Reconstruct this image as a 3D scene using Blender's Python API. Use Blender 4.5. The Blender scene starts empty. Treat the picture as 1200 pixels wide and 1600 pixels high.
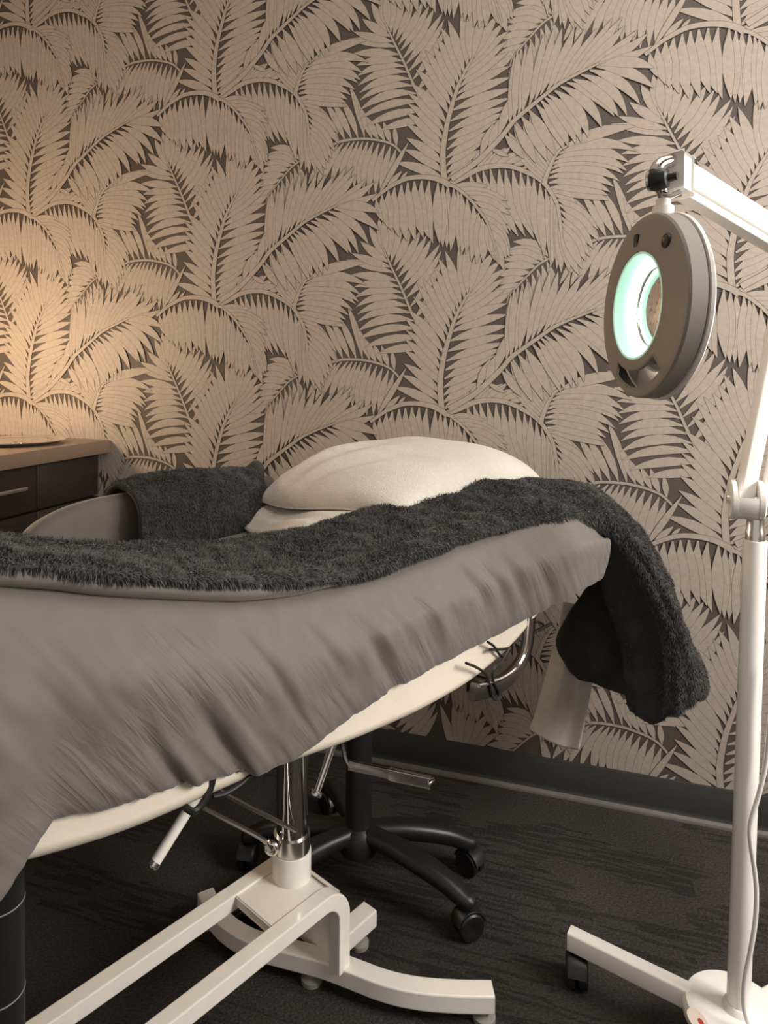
import bpy, bmesh, math, random
import numpy as np
from mathutils import Vector, Matrix, noise as mnoise

random.seed(7)
rng = np.random.default_rng(7)
scene = bpy.context.scene
COL = scene.collection

# ------------------------------------------------------------------ camera
FOC, CX, CY = 1060.71, 547.34, 606.02          # focal length and principal point in the 1200 x 1600 frame
CAM = np.array([0.0, -1.8077, 1.0800])
YAW, PITCH, ROLL = 0.3125, 0.0221, 0.0086
FW = np.array([-math.sin(YAW) * math.cos(PITCH), math.cos(YAW) * math.cos(PITCH), -math.sin(PITCH)])
_rt = np.array([math.cos(YAW), math.sin(YAW), 0.0])
_up = np.cross(_rt, FW)
RT = _rt * math.cos(ROLL) + _up * math.sin(ROLL)
UP = np.cross(RT, FW)
cam_data = bpy.data.cameras.new('camera')
cam_data.sensor_fit = 'HORIZONTAL'
cam_data.sensor_width = 36.0
cam_data.lens = FOC * 36.0 / 1200.0
cam_data.shift_x = (600 - CX) / 1200.0
cam_data.shift_y = (CY - 800) / 1200.0
cam_data.clip_start = 0.02
cam = bpy.data.objects.new('camera', cam_data)
COL.objects.link(cam)
cam.matrix_world = Matrix(((RT[0], UP[0], -FW[0], CAM[0]), (RT[1], UP[1], -FW[1], CAM[1]),
                           (RT[2], UP[2], -FW[2], CAM[2]), (0, 0, 0, 1)))
scene.camera = cam

# ------------------------------------------------------------------ light and exposure
scene.view_settings.view_transform = 'Standard'
scene.view_settings.look = 'None'
scene.view_settings.gamma = 1.0
scene.view_settings.use_curve_mapping = False
scene.view_settings.exposure = 0.15

world = bpy.data.worlds.new('world')
scene.world = world
world.use_nodes = True
wbg = world.node_tree.nodes['Background']
wbg.inputs[0].default_value = (1.0, 0.955, 0.90, 1)
wbg.inputs[1].default_value = 0.42

def area_light(name, loc, target, size, power, color, size_y=None):
    d = bpy.data.lights.new(name, 'AREA')
    d.energy = power
    d.color = color
    d.size = size
    if size_y:
        d.shape = 'RECTANGLE'
        d.size_y = size_y
    o = bpy.data.objects.new(name, d)
    COL.objects.link(o)
    o.location = loc
    o.rotation_euler = (Vector(target) - Vector(loc)).to_track_quat('-Z', 'Y').to_euler()
    return o

area_light('added_key_light', (1.66, -0.90, 1.50), (0.0, -0.60, 0.75), 0.9, 62, (1.0, 0.955, 0.90), 0.9)  # added key softbox out of view at the right; no window there
area_light('ceiling_panel_light', (0.45, -1.05, 2.58), (0.35, -1.0, 0.0), 1.0, 12, (1.0, 0.93, 0.86), 1.0)
glow = bpy.data.lights.new('worktop_lamp_light', 'POINT')
glow.energy = 15.0
glow.color = (1.0, 0.74, 0.47)
glow.shadow_soft_size = 0.09
go = bpy.data.objects.new('worktop_lamp_light', glow)
COL.objects.link(go)
go.location = (-1.74, -0.52, 1.16)

# ------------------------------------------------------------------ helpers
def ray(x, y):
    return FW + RT * (x - CX) / FOC - UP * (y - CY) / FOC
def at(x, y, d):                                   # point on a measured line of sight at depth d
    return CAM + ray(x, y) * d
def on_z(x, y, z):                                 # ... where it meets the height z
    r = ray(x, y)
    return CAM + r * ((z - CAM[2]) / r[2])
def on_x(x, y, X):
    r = ray(x, y)
    return CAM + r * ((X - CAM[0]) / r[0])

# bed frame of reference: t along the bed towards the head, s towards the near side, z up
BC = np.array([-0.452, -0.720, 0.0])
BU = np.array([0.4239, 0.9057, 0.0])
BW = np.array([0.9057, -0.4239, 0.0])
BZ = np.array([0.0, 0.0, 1.0])
def bed(t, s, z):
    return BC + BU * t + BW * s + BZ * z

MATS = {}
def node(nt, typ, **kw):
    n = nt.nodes.new(typ)
    for k, v in kw.items():
        if isinstance(k, str) and hasattr(n, k):
            setattr(n, k, v)
    return n
def mat(name, color, rough=0.5, metal=0.0, var=0.0, var_scale=20.0, bump=0.0, bump_scale=200.0, stretch=(1, 1, 1),
        sheen=0.0, emit=None, emit_strength=0.0, trans=0.0, ior=1.45, color2=None, coat=0.0, spec=None):
    m = bpy.data.materials.new(name)
    m.use_nodes = True
    nt = m.node_tree
    b = nt.nodes['Principled BSDF']
    c = (*color, 1)
    b.inputs['Roughness'].default_value = rough
    b.inputs['Metallic'].default_value = metal
    if sheen:
        b.inputs['Sheen Weight'].default_value = sheen
        b.inputs['Sheen Roughness'].default_value = 0.4
    if coat:
        b.inputs['Coat Weight'].default_value = coat
    if spec is not None:
        b.inputs['Specular IOR Level'].default_value = spec
    if trans:
        b.inputs['Transmission Weight'].default_value = trans
        b.inputs['IOR'].default_value = ior
    if emit:
        b.inputs['Emission Color'].default_value = (*emit, 1)
        b.inputs['Emission Strength'].default_value = emit_strength
    tc = nt.nodes.new('ShaderNodeTexCoord')
    mp = nt.nodes.new('ShaderNodeMapping')
    mp.inputs['Scale'].default_value = stretch
    nt.links.new(tc.outputs['Object'], mp.inputs['Vector'])
    if var or color2:
        nz = nt.nodes.new('ShaderNodeTexNoise')
        nz.inputs['Scale'].default_value = var_scale
        nz.inputs['Detail'].default_value = 4
        nt.links.new(mp.outputs[0], nz.inputs['Vector'])
        mx = nt.nodes.new('ShaderNodeMix')
        mx.data_type = 'RGBA'
        lo = color2 if color2 else tuple(v * (1 - var) for v in color)
        hi = color if color2 else tuple(min(1, v * (1 + var)) for v in color)
        mx.inputs[6].default_value = (*lo, 1)
        mx.inputs[7].default_value = (*hi, 1)
        rp = nt.nodes.new('ShaderNodeMapRange')
        rp.inputs[1].default_value = 0.3
        rp.inputs[2].default_value = 0.7
        nt.links.new(nz.outputs['Fac'], rp.inputs[0])
        nt.links.new(rp.outputs[0], mx.inputs[0])
        nt.links.new(mx.outputs[2], b.inputs['Base Color'])
    else:
        b.inputs['Base Color'].default_value = c
    if bump:
        nb = nt.nodes.new('ShaderNodeTexNoise')
        nb.inputs['Scale'].default_value = bump_scale
        nb.inputs['Detail'].default_value = 3
        nt.links.new(mp.outputs[0], nb.inputs['Vector'])
        bp = nt.nodes.new('ShaderNodeBump')
        bp.inputs['Strength'].default_value = bump
        bp.inputs['Distance'].default_value = 0.004
        nt.links.new(nb.outputs['Fac'], bp.inputs['Height'])
        nt.links.new(bp.outputs[0], b.inputs['Normal'])
    MATS[name] = m
    return m

class MB:
    """collects verts and faces of one mesh (world coordinates)"""
    def __init__(self):
        self.v = []
        self.f = []
    def add(self, vs, fs):
        n = len(self.v)
        self.v.extend([tuple(map(float, p)) for p in vs])
        self.f.extend([tuple(i + n for i in q) for q in fs])
        return self
    def box(self, c, ax, ay, az, bev=0.0):
        """box from centre and three half-axis vectors, edges bevelled"""
        bm = bmesh.new()
        bmesh.ops.create_cube(bm, size=2.0)
        M = np.array([ax, ay, az], float).T
        for v in bm.verts:
            v.co = Vector(np.array(c, float) + M @ np.array(v.co))
        if bev:
            bmesh.ops.bevel(bm, geom=list(bm.edges), offset=bev, segments=2, affect='EDGES', profile=0.5)
        bmesh.ops.recalc_face_normals(bm, faces=list(bm.faces))
        bm.verts.index_update()
        self.add([v.co for v in bm.verts], [[v.index for v in f.verts] for f in bm.faces])
        bm.free()
        return self
    def tube(self, pts, r, n=16, cap=True, sec=None, upv=(0, 0, 1), closed=False):
        """sweep a round (or given 2-D section) profile along a polyline; r may be a list"""
        P = np.array(pts, float)
        m = len(P)
        rr = np.full(m, r, float) if np.isscalar(r) else np.array(r, float)
        T = np.zeros_like(P)
        for i in range(m):
            a = P[(i - 1) % m] if (closed or i > 0) else P[i]
            b = P[(i + 1) % m] if (closed or i < m - 1) else P[i]
            T[i] = (b - a) / (np.linalg.norm(b - a) + 1e-12)
        ref = np.array(upv, float)
        if abs(T[0] @ ref) > 0.95:
            ref = np.array([1.0, 0, 0])
        N = ref - T[0] * (ref @ T[0])
        N /= np.linalg.norm(N)
        if sec is None:
            a = np.linspace(0, 2 * math.pi, n, endpoint=False)
            sec = np.stack([np.cos(a), np.sin(a)], 1)
        else:
            sec = np.array(sec, float)
        k = len(sec)
        vs = []
        for i in range(m):
            N = N - T[i] * (N @ T[i])
            N /= np.linalg.norm(N)
            B = np.cross(T[i], N)
            for (p, q) in sec:
                vs.append(P[i] + (N * q + B * p) * rr[i])
        fs = []
        for i in range(m if closed else m - 1):
            j = (i + 1) % m
            for a in range(k):
                b = (a + 1) % k
                fs.append((i * k + a, i * k + b, j * k + b, j * k + a))
        if cap and not closed:
            fs.append(tuple(range(k))[::-1])
            fs.append(tuple((m - 1) * k + a for a in range(k)))
        return self.add(vs, fs)
    def lathe(self, o, axis, prof, n=32, cap=True):
        """prof: list of (radius, height along axis)"""
        ax = np.array(axis, float)
        ax /= np.linalg.norm(ax)
        ref = np.array([0, 0, 1.0]) if abs(ax[2]) < 0.9 else np.array([1.0, 0, 0])
        e1 = np.cross(ref, ax)
        e1 /= np.linalg.norm(e1)
        e2 = np.cross(ax, e1)
        o = np.array(o, float)
        vs = []
        for (r, h) in prof:
            for k in range(n):
                a = 2 * math.pi * k / n
                vs.append(o + ax * h + (e1 * math.cos(a) + e2 * math.sin(a)) * r)
        fs = []
        for i in range(len(prof) - 1):
            for k in range(n):
                l = (k + 1) % n
                fs.append((i * n + k, i * n + l, (i + 1) * n + l, (i + 1) * n + k))
        if cap:
            fs.append(tuple(range(n))[::-1])
            fs.append(tuple((len(prof) - 1) * n + k for k in range(n)))
        return self.add(vs, fs)
    def grid(self, G, closed_v=False, N=None):
        """quad grid; N (outward normals) turns the faces to match"""
        G = np.asarray(G)
        if N is not None and (gnormals(G) * N).sum() > 0:
            G = G[:, ::-1]
        m, n = G.shape[:2]
        fs = []
        for i in range(m - 1):
            for j in range(n if closed_v else n - 1):
                k = (j + 1) % n
                fs.append((i * n + j, i * n + k, (i + 1) * n + k, (i + 1) * n + j))
        return self.add(G.reshape(-1, 3), fs)

def rsec(w, h, r=0.15, n=4):
    """rounded rectangle section, half sizes w (sideways) and h (up)"""
    out = []
    rr = r * min(w, h)
    for (sx, sy, a0) in ((1, 1, 0), (-1, 1, 90), (-1, -1, 180), (1, -1, 270)):
        for k in range(n):
            a = math.radians(a0 + 90 * k / (n - 1))
            out.append((sx * (w - rr) + rr * math.cos(a), sy * (h - rr) + rr * math.sin(a)))
    return out

def make_mesh(name, v, f, m, smooth=True, angle=40):
    me = bpy.data.meshes.new(name)
    me.from_pydata([tuple(p) for p in v], [], f)
    for mm in (m if isinstance(m, (list, tuple)) else [m]):
        me.materials.append(mm)
    me.update()
    if smooth:
        me.polygons.foreach_set('use_smooth', [True] * len(me.polygons))
        try:
            me.set_sharp_from_angle(angle=math.radians(angle))
        except Exception:
            pass
    return me

def obj(name, mb, m, parent=None, smooth=True, angle=40):
    """one mesh object; a child's mesh is kept in its thing's local space"""
    v = np.array(mb.v, float)
    off = np.zeros(3)
    p = parent
    while p is not None:
        off = off + np.array(p.location)
        p = p.parent
    if parent is None:
        off = v.mean(0)
        off[2] = v[:, 2].min()
    me = make_mesh(name, v - off, mb.f, m, smooth, angle)
    o = bpy.data.objects.new(name, me)
    COL.objects.link(o)
    if parent is None:
        o.location = off
    else:
        o.parent = parent
    return o

def thing(name, label, cat, loc, group=None):
    o = bpy.data.objects.new(name, None)
    o.empty_display_size = 0.05
    COL.objects.link(o)
    o.location = loc
    return tag(o, label, cat, group)
def tag(o, label, cat, group=None):
    o['label'] = label
    o['category'] = cat
    if group:
        o['group'] = group
    return o
def struct(o, label=None):
    o['kind'] = 'structure'
    if label:
        o['label'] = label
    return o

def crom(P, k, closed=False):
    """Catmull-Rom resampling of control points (m, ...) with k steps per span"""
    P = np.asarray(P, float)
    m = len(P)
    out = []
    for i in range(m - 1):
        p0 = P[max(i - 1, 0)]; p1 = P[i]; p2 = P[i + 1]; p3 = P[min(i + 2, m - 1)]
        if i == 0:
            p0 = 2 * p1 - p2
        if i == m - 2:
            p3 = 2 * p2 - p1
        for q in range(k):
            t = q / k
            out.append(0.5 * (2 * p1 + (p2 - p0) * t + (2 * p0 - 5 * p1 + 4 * p2 - p3) * t * t + (3 * p1 - p0 - 3 * p2 + p3) * t ** 3))
    out.append(P[-1])
    return np.array(out)
def loft(ctrl, ku, kv):
    A = crom(np.asarray(ctrl, float), ku)
    B = crom(np.swapaxes(A, 0, 1), kv)
    return np.swapaxes(B, 0, 1)
def gnormals(G):
    du = np.gradient(G, axis=0)
    dv = np.gradient(G, axis=1)
    n = np.cross(du, dv)
    return n / (np.linalg.norm(n, axis=2, keepdims=True) + 1e-12)
def nz3(p, s=1.0, seed=0.0):
    return mnoise.noise(Vector((p[0] * s + seed, p[1] * s - seed, p[2] * s + 3.1 * seed)))
def smoothstep(a, b, x):
    t = np.clip((np.asarray(x, float) - a) / (b - a), 0, 1)
    return t * t * (3 - 2 * t)

# ------------------------------------------------------------------ materials
M_LEAF = mat('wallpaper_leaf', (0.365, 0.308, 0.256), 0.55, var=0.08, var_scale=90, bump=0.15, bump_scale=500)
M_GROUND = mat('wallpaper_ground', (0.074, 0.058, 0.047), 0.6, var=0.1, var_scale=200)
M_PLAIN = mat('plain_wall', (0.36, 0.29, 0.235), 0.8, var=0.03)
M_CEIL = mat('ceiling_white', (0.72, 0.68, 0.62), 0.9)
M_BASE = mat('baseboard_vinyl', (0.028, 0.027, 0.025), 0.55, var=0.15, var_scale=120)
M_WALNUT = mat('dark_walnut', (0.030, 0.020, 0.014), 0.45, color2=(0.020, 0.013, 0.009), var_scale=14, stretch=(3, 3, 14), bump=0.1, bump_scale=40)
M_TOP = mat('worktop_laminate', (0.235, 0.165, 0.115), 0.45, color2=(0.19, 0.13, 0.09), var_scale=160, bump=0.05)
M_STEEL = mat('brushed_steel', (0.78, 0.76, 0.73), 0.22, 1.0)
M_CHROME = mat('chrome', (0.80, 0.78, 0.76), 0.08, 1.0)
M_DCHROME = mat('dull_chrome', (0.36, 0.35, 0.34), 0.25, 1.0)
M_WHITE = mat('white_enamel', (0.86, 0.81, 0.745), 0.35, var=0.03, var_scale=30, coat=0.3)
M_LAMPWHITE = mat('lamp_white_enamel', (0.91, 0.87, 0.82), 0.32, coat=0.3)
M_CREAM = mat('cream_vinyl', (0.76, 0.68, 0.565), 0.5, var=0.03, var_scale=15, bump=0.08, bump_scale=120)
M_SHEET = mat('grey_cotton', (0.142, 0.122, 0.107), 0.75, var=0.06, var_scale=40, bump=0.10, bump_scale=1800, sheen=0.25)
def fold_material():
    """grey cotton with fine drag creases; the 'fold' map runs across and along the creases"""
    m = M_SHEET.copy()
    m.name = 'grey_cotton_creased'
    nt = m.node_tree
    b = nt.nodes['Principled BSDF']
    old = b.inputs['Normal'].links[0].from_node
    uv = nt.nodes.new('ShaderNodeUVMap'); uv.uv_map = 'fold'
    mp = nt.nodes.new('ShaderNodeMapping'); mp.inputs['Scale'].default_value = (75, 7, 1)
    nt.links.new(uv.outputs[0], mp.inputs['Vector'])
    n1 = nt.nodes.new('ShaderNodeTexNoise'); n1.inputs['Scale'].default_value = 1.0; n1.inputs['Detail'].default_value = 3; n1.inputs['Distortion'].default_value = 0.6
    nt.links.new(mp.outputs[0], n1.inputs['Vector'])
    ab = nt.nodes.new('ShaderNodeMath'); ab.operation = 'SUBTRACT'; ab.inputs[1].default_value = 0.5
    nt.links.new(n1.outputs['Fac'], ab.inputs[0])
    a2 = nt.nodes.new('ShaderNodeMath'); a2.operation = 'ABSOLUTE'
    nt.links.new(ab.outputs[0], a2.inputs[0])
    n2 = nt.nodes.new('ShaderNodeTexNoise'); n2.inputs['Scale'].default_value = 9.0; n2.inputs['Detail'].default_value = 1
    nt.links.new(uv.outputs[0], n2.inputs['Vector'])
    r2 = nt.nodes.new('ShaderNodeMapRange'); r2.inputs[1].default_value = 0.42; r2.inputs[2].default_value = 0.62
    nt.links.new(n2.outputs['Fac'], r2.inputs[0])
    ml = nt.nodes.new('ShaderNodeMath'); ml.operation = 'MULTIPLY'
    nt.links.new(a2.outputs[0], ml.inputs[0]); nt.links.new(r2.outputs[0], ml.inputs[1])
    bp = nt.nodes.new('ShaderNodeBump'); bp.inputs['Strength'].default_value = 0.42; bp.inputs['Distance'].default_value = 0.012; bp.invert = True
    nt.links.new(ml.outputs[0], bp.inputs['Height'])
    nt.links.new(old.outputs[0], bp.inputs['Normal'])
    nt.links.new(bp.outputs[0], b.inputs['Normal'])
    return m
M_CREASED = fold_material()
M_TOWEL = mat('white_terry', (0.62, 0.575, 0.52), 0.95, var=0.05, var_scale=120, bump=0.6, bump_scale=420, sheen=0.3)
M_CLOTH = mat('thin_white_cloth', (0.60, 0.55, 0.49), 0.9, var=0.06, var_scale=60, bump=0.4, bump_scale=500)
M_PLUSH = mat('charcoal_plush', (0.050, 0.050, 0.050), 0.95, var=0.15, var_scale=30, sheen=0.08, spec=0.1)
M_TOE = mat('baseboard_toe', (0.13, 0.118, 0.105), 0.5, var=0.1, var_scale=60)
M_PILE = mat('charcoal_pile', (0.105, 0.102, 0.098), 0.85, color2=(0.050, 0.049, 0.047), var_scale=55, sheen=0.35, spec=0.2)
M_BLACK = mat('black_plastic', (0.012, 0.012, 0.012), 0.4, var=0.1)
M_MATTBLACK = mat('matt_black_steel', (0.010, 0.010, 0.010), 0.5)
M_RING = mat('pale_ring', (0.30, 0.28, 0.26), 0.5)
M_RUBBER = mat('grey_rubber', (0.25, 0.235, 0.21), 0.7)
M_HEAD = mat('lamp_head_grey', (0.26, 0.232, 0.207), 0.5, var=0.04)
M_MINT = mat('mint_diffuser', (0.55, 0.80, 0.67), 0.4, emit=(0.60, 0.95, 0.77), emit_strength=0.24)
M_TUBE = mat('ring_tube', (0.9, 1.0, 0.95), 0.4, emit=(0.80, 1.0, 0.90), emit_strength=2.2)
M_LENS = mat('lens_glass', (0.95, 0.98, 0.97), 0.02, trans=1.0, ior=1.25)
M_RED = mat('emblem_red', (0.45, 0.05, 0.03), 0.4)
M_EMBLEM = mat('emblem_plate', (0.70, 0.60, 0.52), 0.4)

def carpet_material():
    m = bpy.data.materials.new('charcoal_carpet')
    m.use_nodes = True
    nt = m.node_tree
    b = nt.nodes['Principled BSDF']
    b.inputs['Roughness'].default_value = 0.95
    b.inputs['Specular IOR Level'].default_value = 0.1
    tc = nt.nodes.new('ShaderNodeTexCoord')
    def noise_(scale, stretch, detail=3, rough=0.6):
        mp = nt.nodes.new('ShaderNodeMapping')
        mp.inputs['Scale'].default_value = stretch
        nt.links.new(tc.outputs['Object'], mp.inputs['Vector'])
        n = nt.nodes.new('ShaderNodeTexNoise')
        n.inputs['Scale'].default_value = scale
        n.inputs['Detail'].default_value = detail
        n.inputs['Roughness'].default_value = rough
        nt.links.new(mp.outputs[0], n.inputs['Vector'])
        return n.outputs['Fac']
    def rng_(x, a, b_, c=0.0, d=1.0):
        n = nt.nodes.new('ShaderNodeMapRange')
        n.inputs[1].default_value = a; n.inputs[2].default_value = b_
        n.inputs[3].default_value = c; n.inputs[4].default_value = d
        nt.links.new(x, n.inputs[0])
        return n.outputs[0]
    def mul(a, b_, op='MULTIPLY'):
        n = nt.nodes.new('ShaderNodeMath')
        n.operation = op
        for k, x in enumerate((a, b_)):
            if isinstance(x, float):
                n.inputs[k].default_value = x
            else:
                nt.links.new(x, n.inputs[k])
        return n.outputs[0]
    def cells(stretch, seed):
        mp = nt.nodes.new('ShaderNodeMapping')
        mp.inputs['Scale'].default_value = stretch
        mp.inputs['Location'].default_value = (seed, seed, 0)
        nt.links.new(tc.outputs['Object'], mp.inputs['Vector'])
        v = nt.nodes.new('ShaderNodeTexVoronoi')
        v.voronoi_dimensions = '2D'
        v.distance = 'CHEBYCHEV'
        v.inputs['Scale'].default_value = 1.0
        v.inputs['Randomness'].default_value = 0.75
        nt.links.new(mp.outputs[0], v.inputs['Vector'])
        sc = nt.nodes.new('ShaderNodeSeparateColor')
        nt.links.new(v.outputs['Color'], sc.inputs[0])
        return sc.outputs[0]
    streak = rng_(cells((13.0, 150.0, 1.0), 3.3), 0.52, 0.62)
    block = rng_(cells((4.5, 9.0, 1.0), 8.1), 0.35, 0.55)
    fine = rng_(noise_(170.0, (1.0, 1.6, 1.0), 3), 0.3, 0.7, 0.6, 1.4)
    patch = rng_(noise_(2.2, (1.0, 1.0, 1.0), 2), 0.35, 0.65, 0.85, 1.15)
    s = mul(mul(streak, block), 1.0)
    val = mul(mul(rng_(s, 0.0, 1.0, 1.04, 0.68), fine), patch)
    cr = nt.nodes.new('ShaderNodeMix')
    cr.data_type = 'RGBA'
    cr.blend_type = 'MULTIPLY'
    cr.inputs[0].default_value = 1.0
    cr.inputs[6].default_value = (0.046, 0.042, 0.039, 1)
    cb = nt.nodes.new('ShaderNodeCombineColor')
    for k in range(3):
        nt.links.new(val, cb.inputs[k])
    nt.links.new(cb.outputs[0], cr.inputs[7])
    nt.links.new(cr.outputs[2], b.inputs['Base Color'])
    bp = nt.nodes.new('ShaderNodeBump')
    bp.inputs['Strength'].default_value = 0.8
    bp.inputs['Distance'].default_value = 0.006
    hh = mul(mul(fine, 0.5), mul(s, -0.6), 'ADD')
    nt.links.new(hh, bp.inputs['Height'])
    nt.links.new(bp.outputs[0], b.inputs['Normal'])
    return m
M_CARPET = carpet_material()

# ------------------------------------------------------------------ the room
XL, XR, YF, ZC = -2.02, 1.75, -3.2, 2.62
m = MB(); m.box(((XL + XR) / 2, (YF + 0.06) / 2, -0.05), ((XR - XL) / 2 + .1, 0, 0), (0, (0.06 - YF) / 2, 0), (0, 0, 0.05))
struct(obj('floor', m, M_CARPET, smooth=False), 'dark charcoal streaked carpet floor')
m = MB(); m.box(((XL + XR) / 2, 0.06, ZC / 2), ((XR - XL) / 2 + .1, 0, 0), (0, 0.06, 0), (0, 0, ZC / 2))
wall_back = struct(obj('wall_back', m, M_GROUND, smooth=False), 'back wall papered with taupe palm fronds on brown')
m = MB(); m.box((XL - 0.05, (YF) / 2, ZC / 2), (0.05, 0, 0), (0, -YF / 2, 0), (0, 0, ZC / 2))
struct(obj('wall_left', m, M_PLAIN, smooth=False), 'plain taupe wall behind the cabinets')
m = MB(); m.box((XR + 0.05, (YF) / 2, ZC / 2), (0.05, 0, 0), (0, -YF / 2, 0), (0, 0, ZC / 2))
struct(obj('wall_right', m, M_PLAIN, smooth=False), 'plain taupe wall on the right')
m = MB(); m.box(((XL + XR) / 2, (YF + 0.12) / 2, ZC + 0.05), ((XR - XL) / 2 + .1, 0, 0), (0, (0.12 - YF) / 2, 0), (0, 0, 0.05))
struct(obj('ceiling', m, M_CEIL, smooth=False), 'plain off-white ceiling')

# baseboard with a flared toe
BASE_PROF = [(0, 0.092), (-0.0035, 0.0915), (-0.005, 0.089), (-0.0055, 0.022), (-0.0065, 0.0155), (-0.009, 0.011)]
TOE_PROF = [(-0.009, 0.011), (-0.0125, 0.0085), (-0.0165, 0.0065), (-0.0180, 0.003), (-0.0180, 0.0)]
def extrude_x(prof, x0, x1):
    n = len(prof)
    mb = MB()
    mb.add([(x0, y, z) for y, z in prof] + [(x1, y, z) for y, z in prof], [(i, i + 1, n + i + 1, n + i) for i in range(n - 1)])
    return mb
bb = struct(obj('baseboard_back', extrude_x(BASE_PROF, -1.42, XR), M_BASE), 'charcoal vinyl baseboard with a paler flared toe')
toe = obj('toe_strip', extrude_x(TOE_PROF, -1.42, XR), M_TOE, bb)

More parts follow.
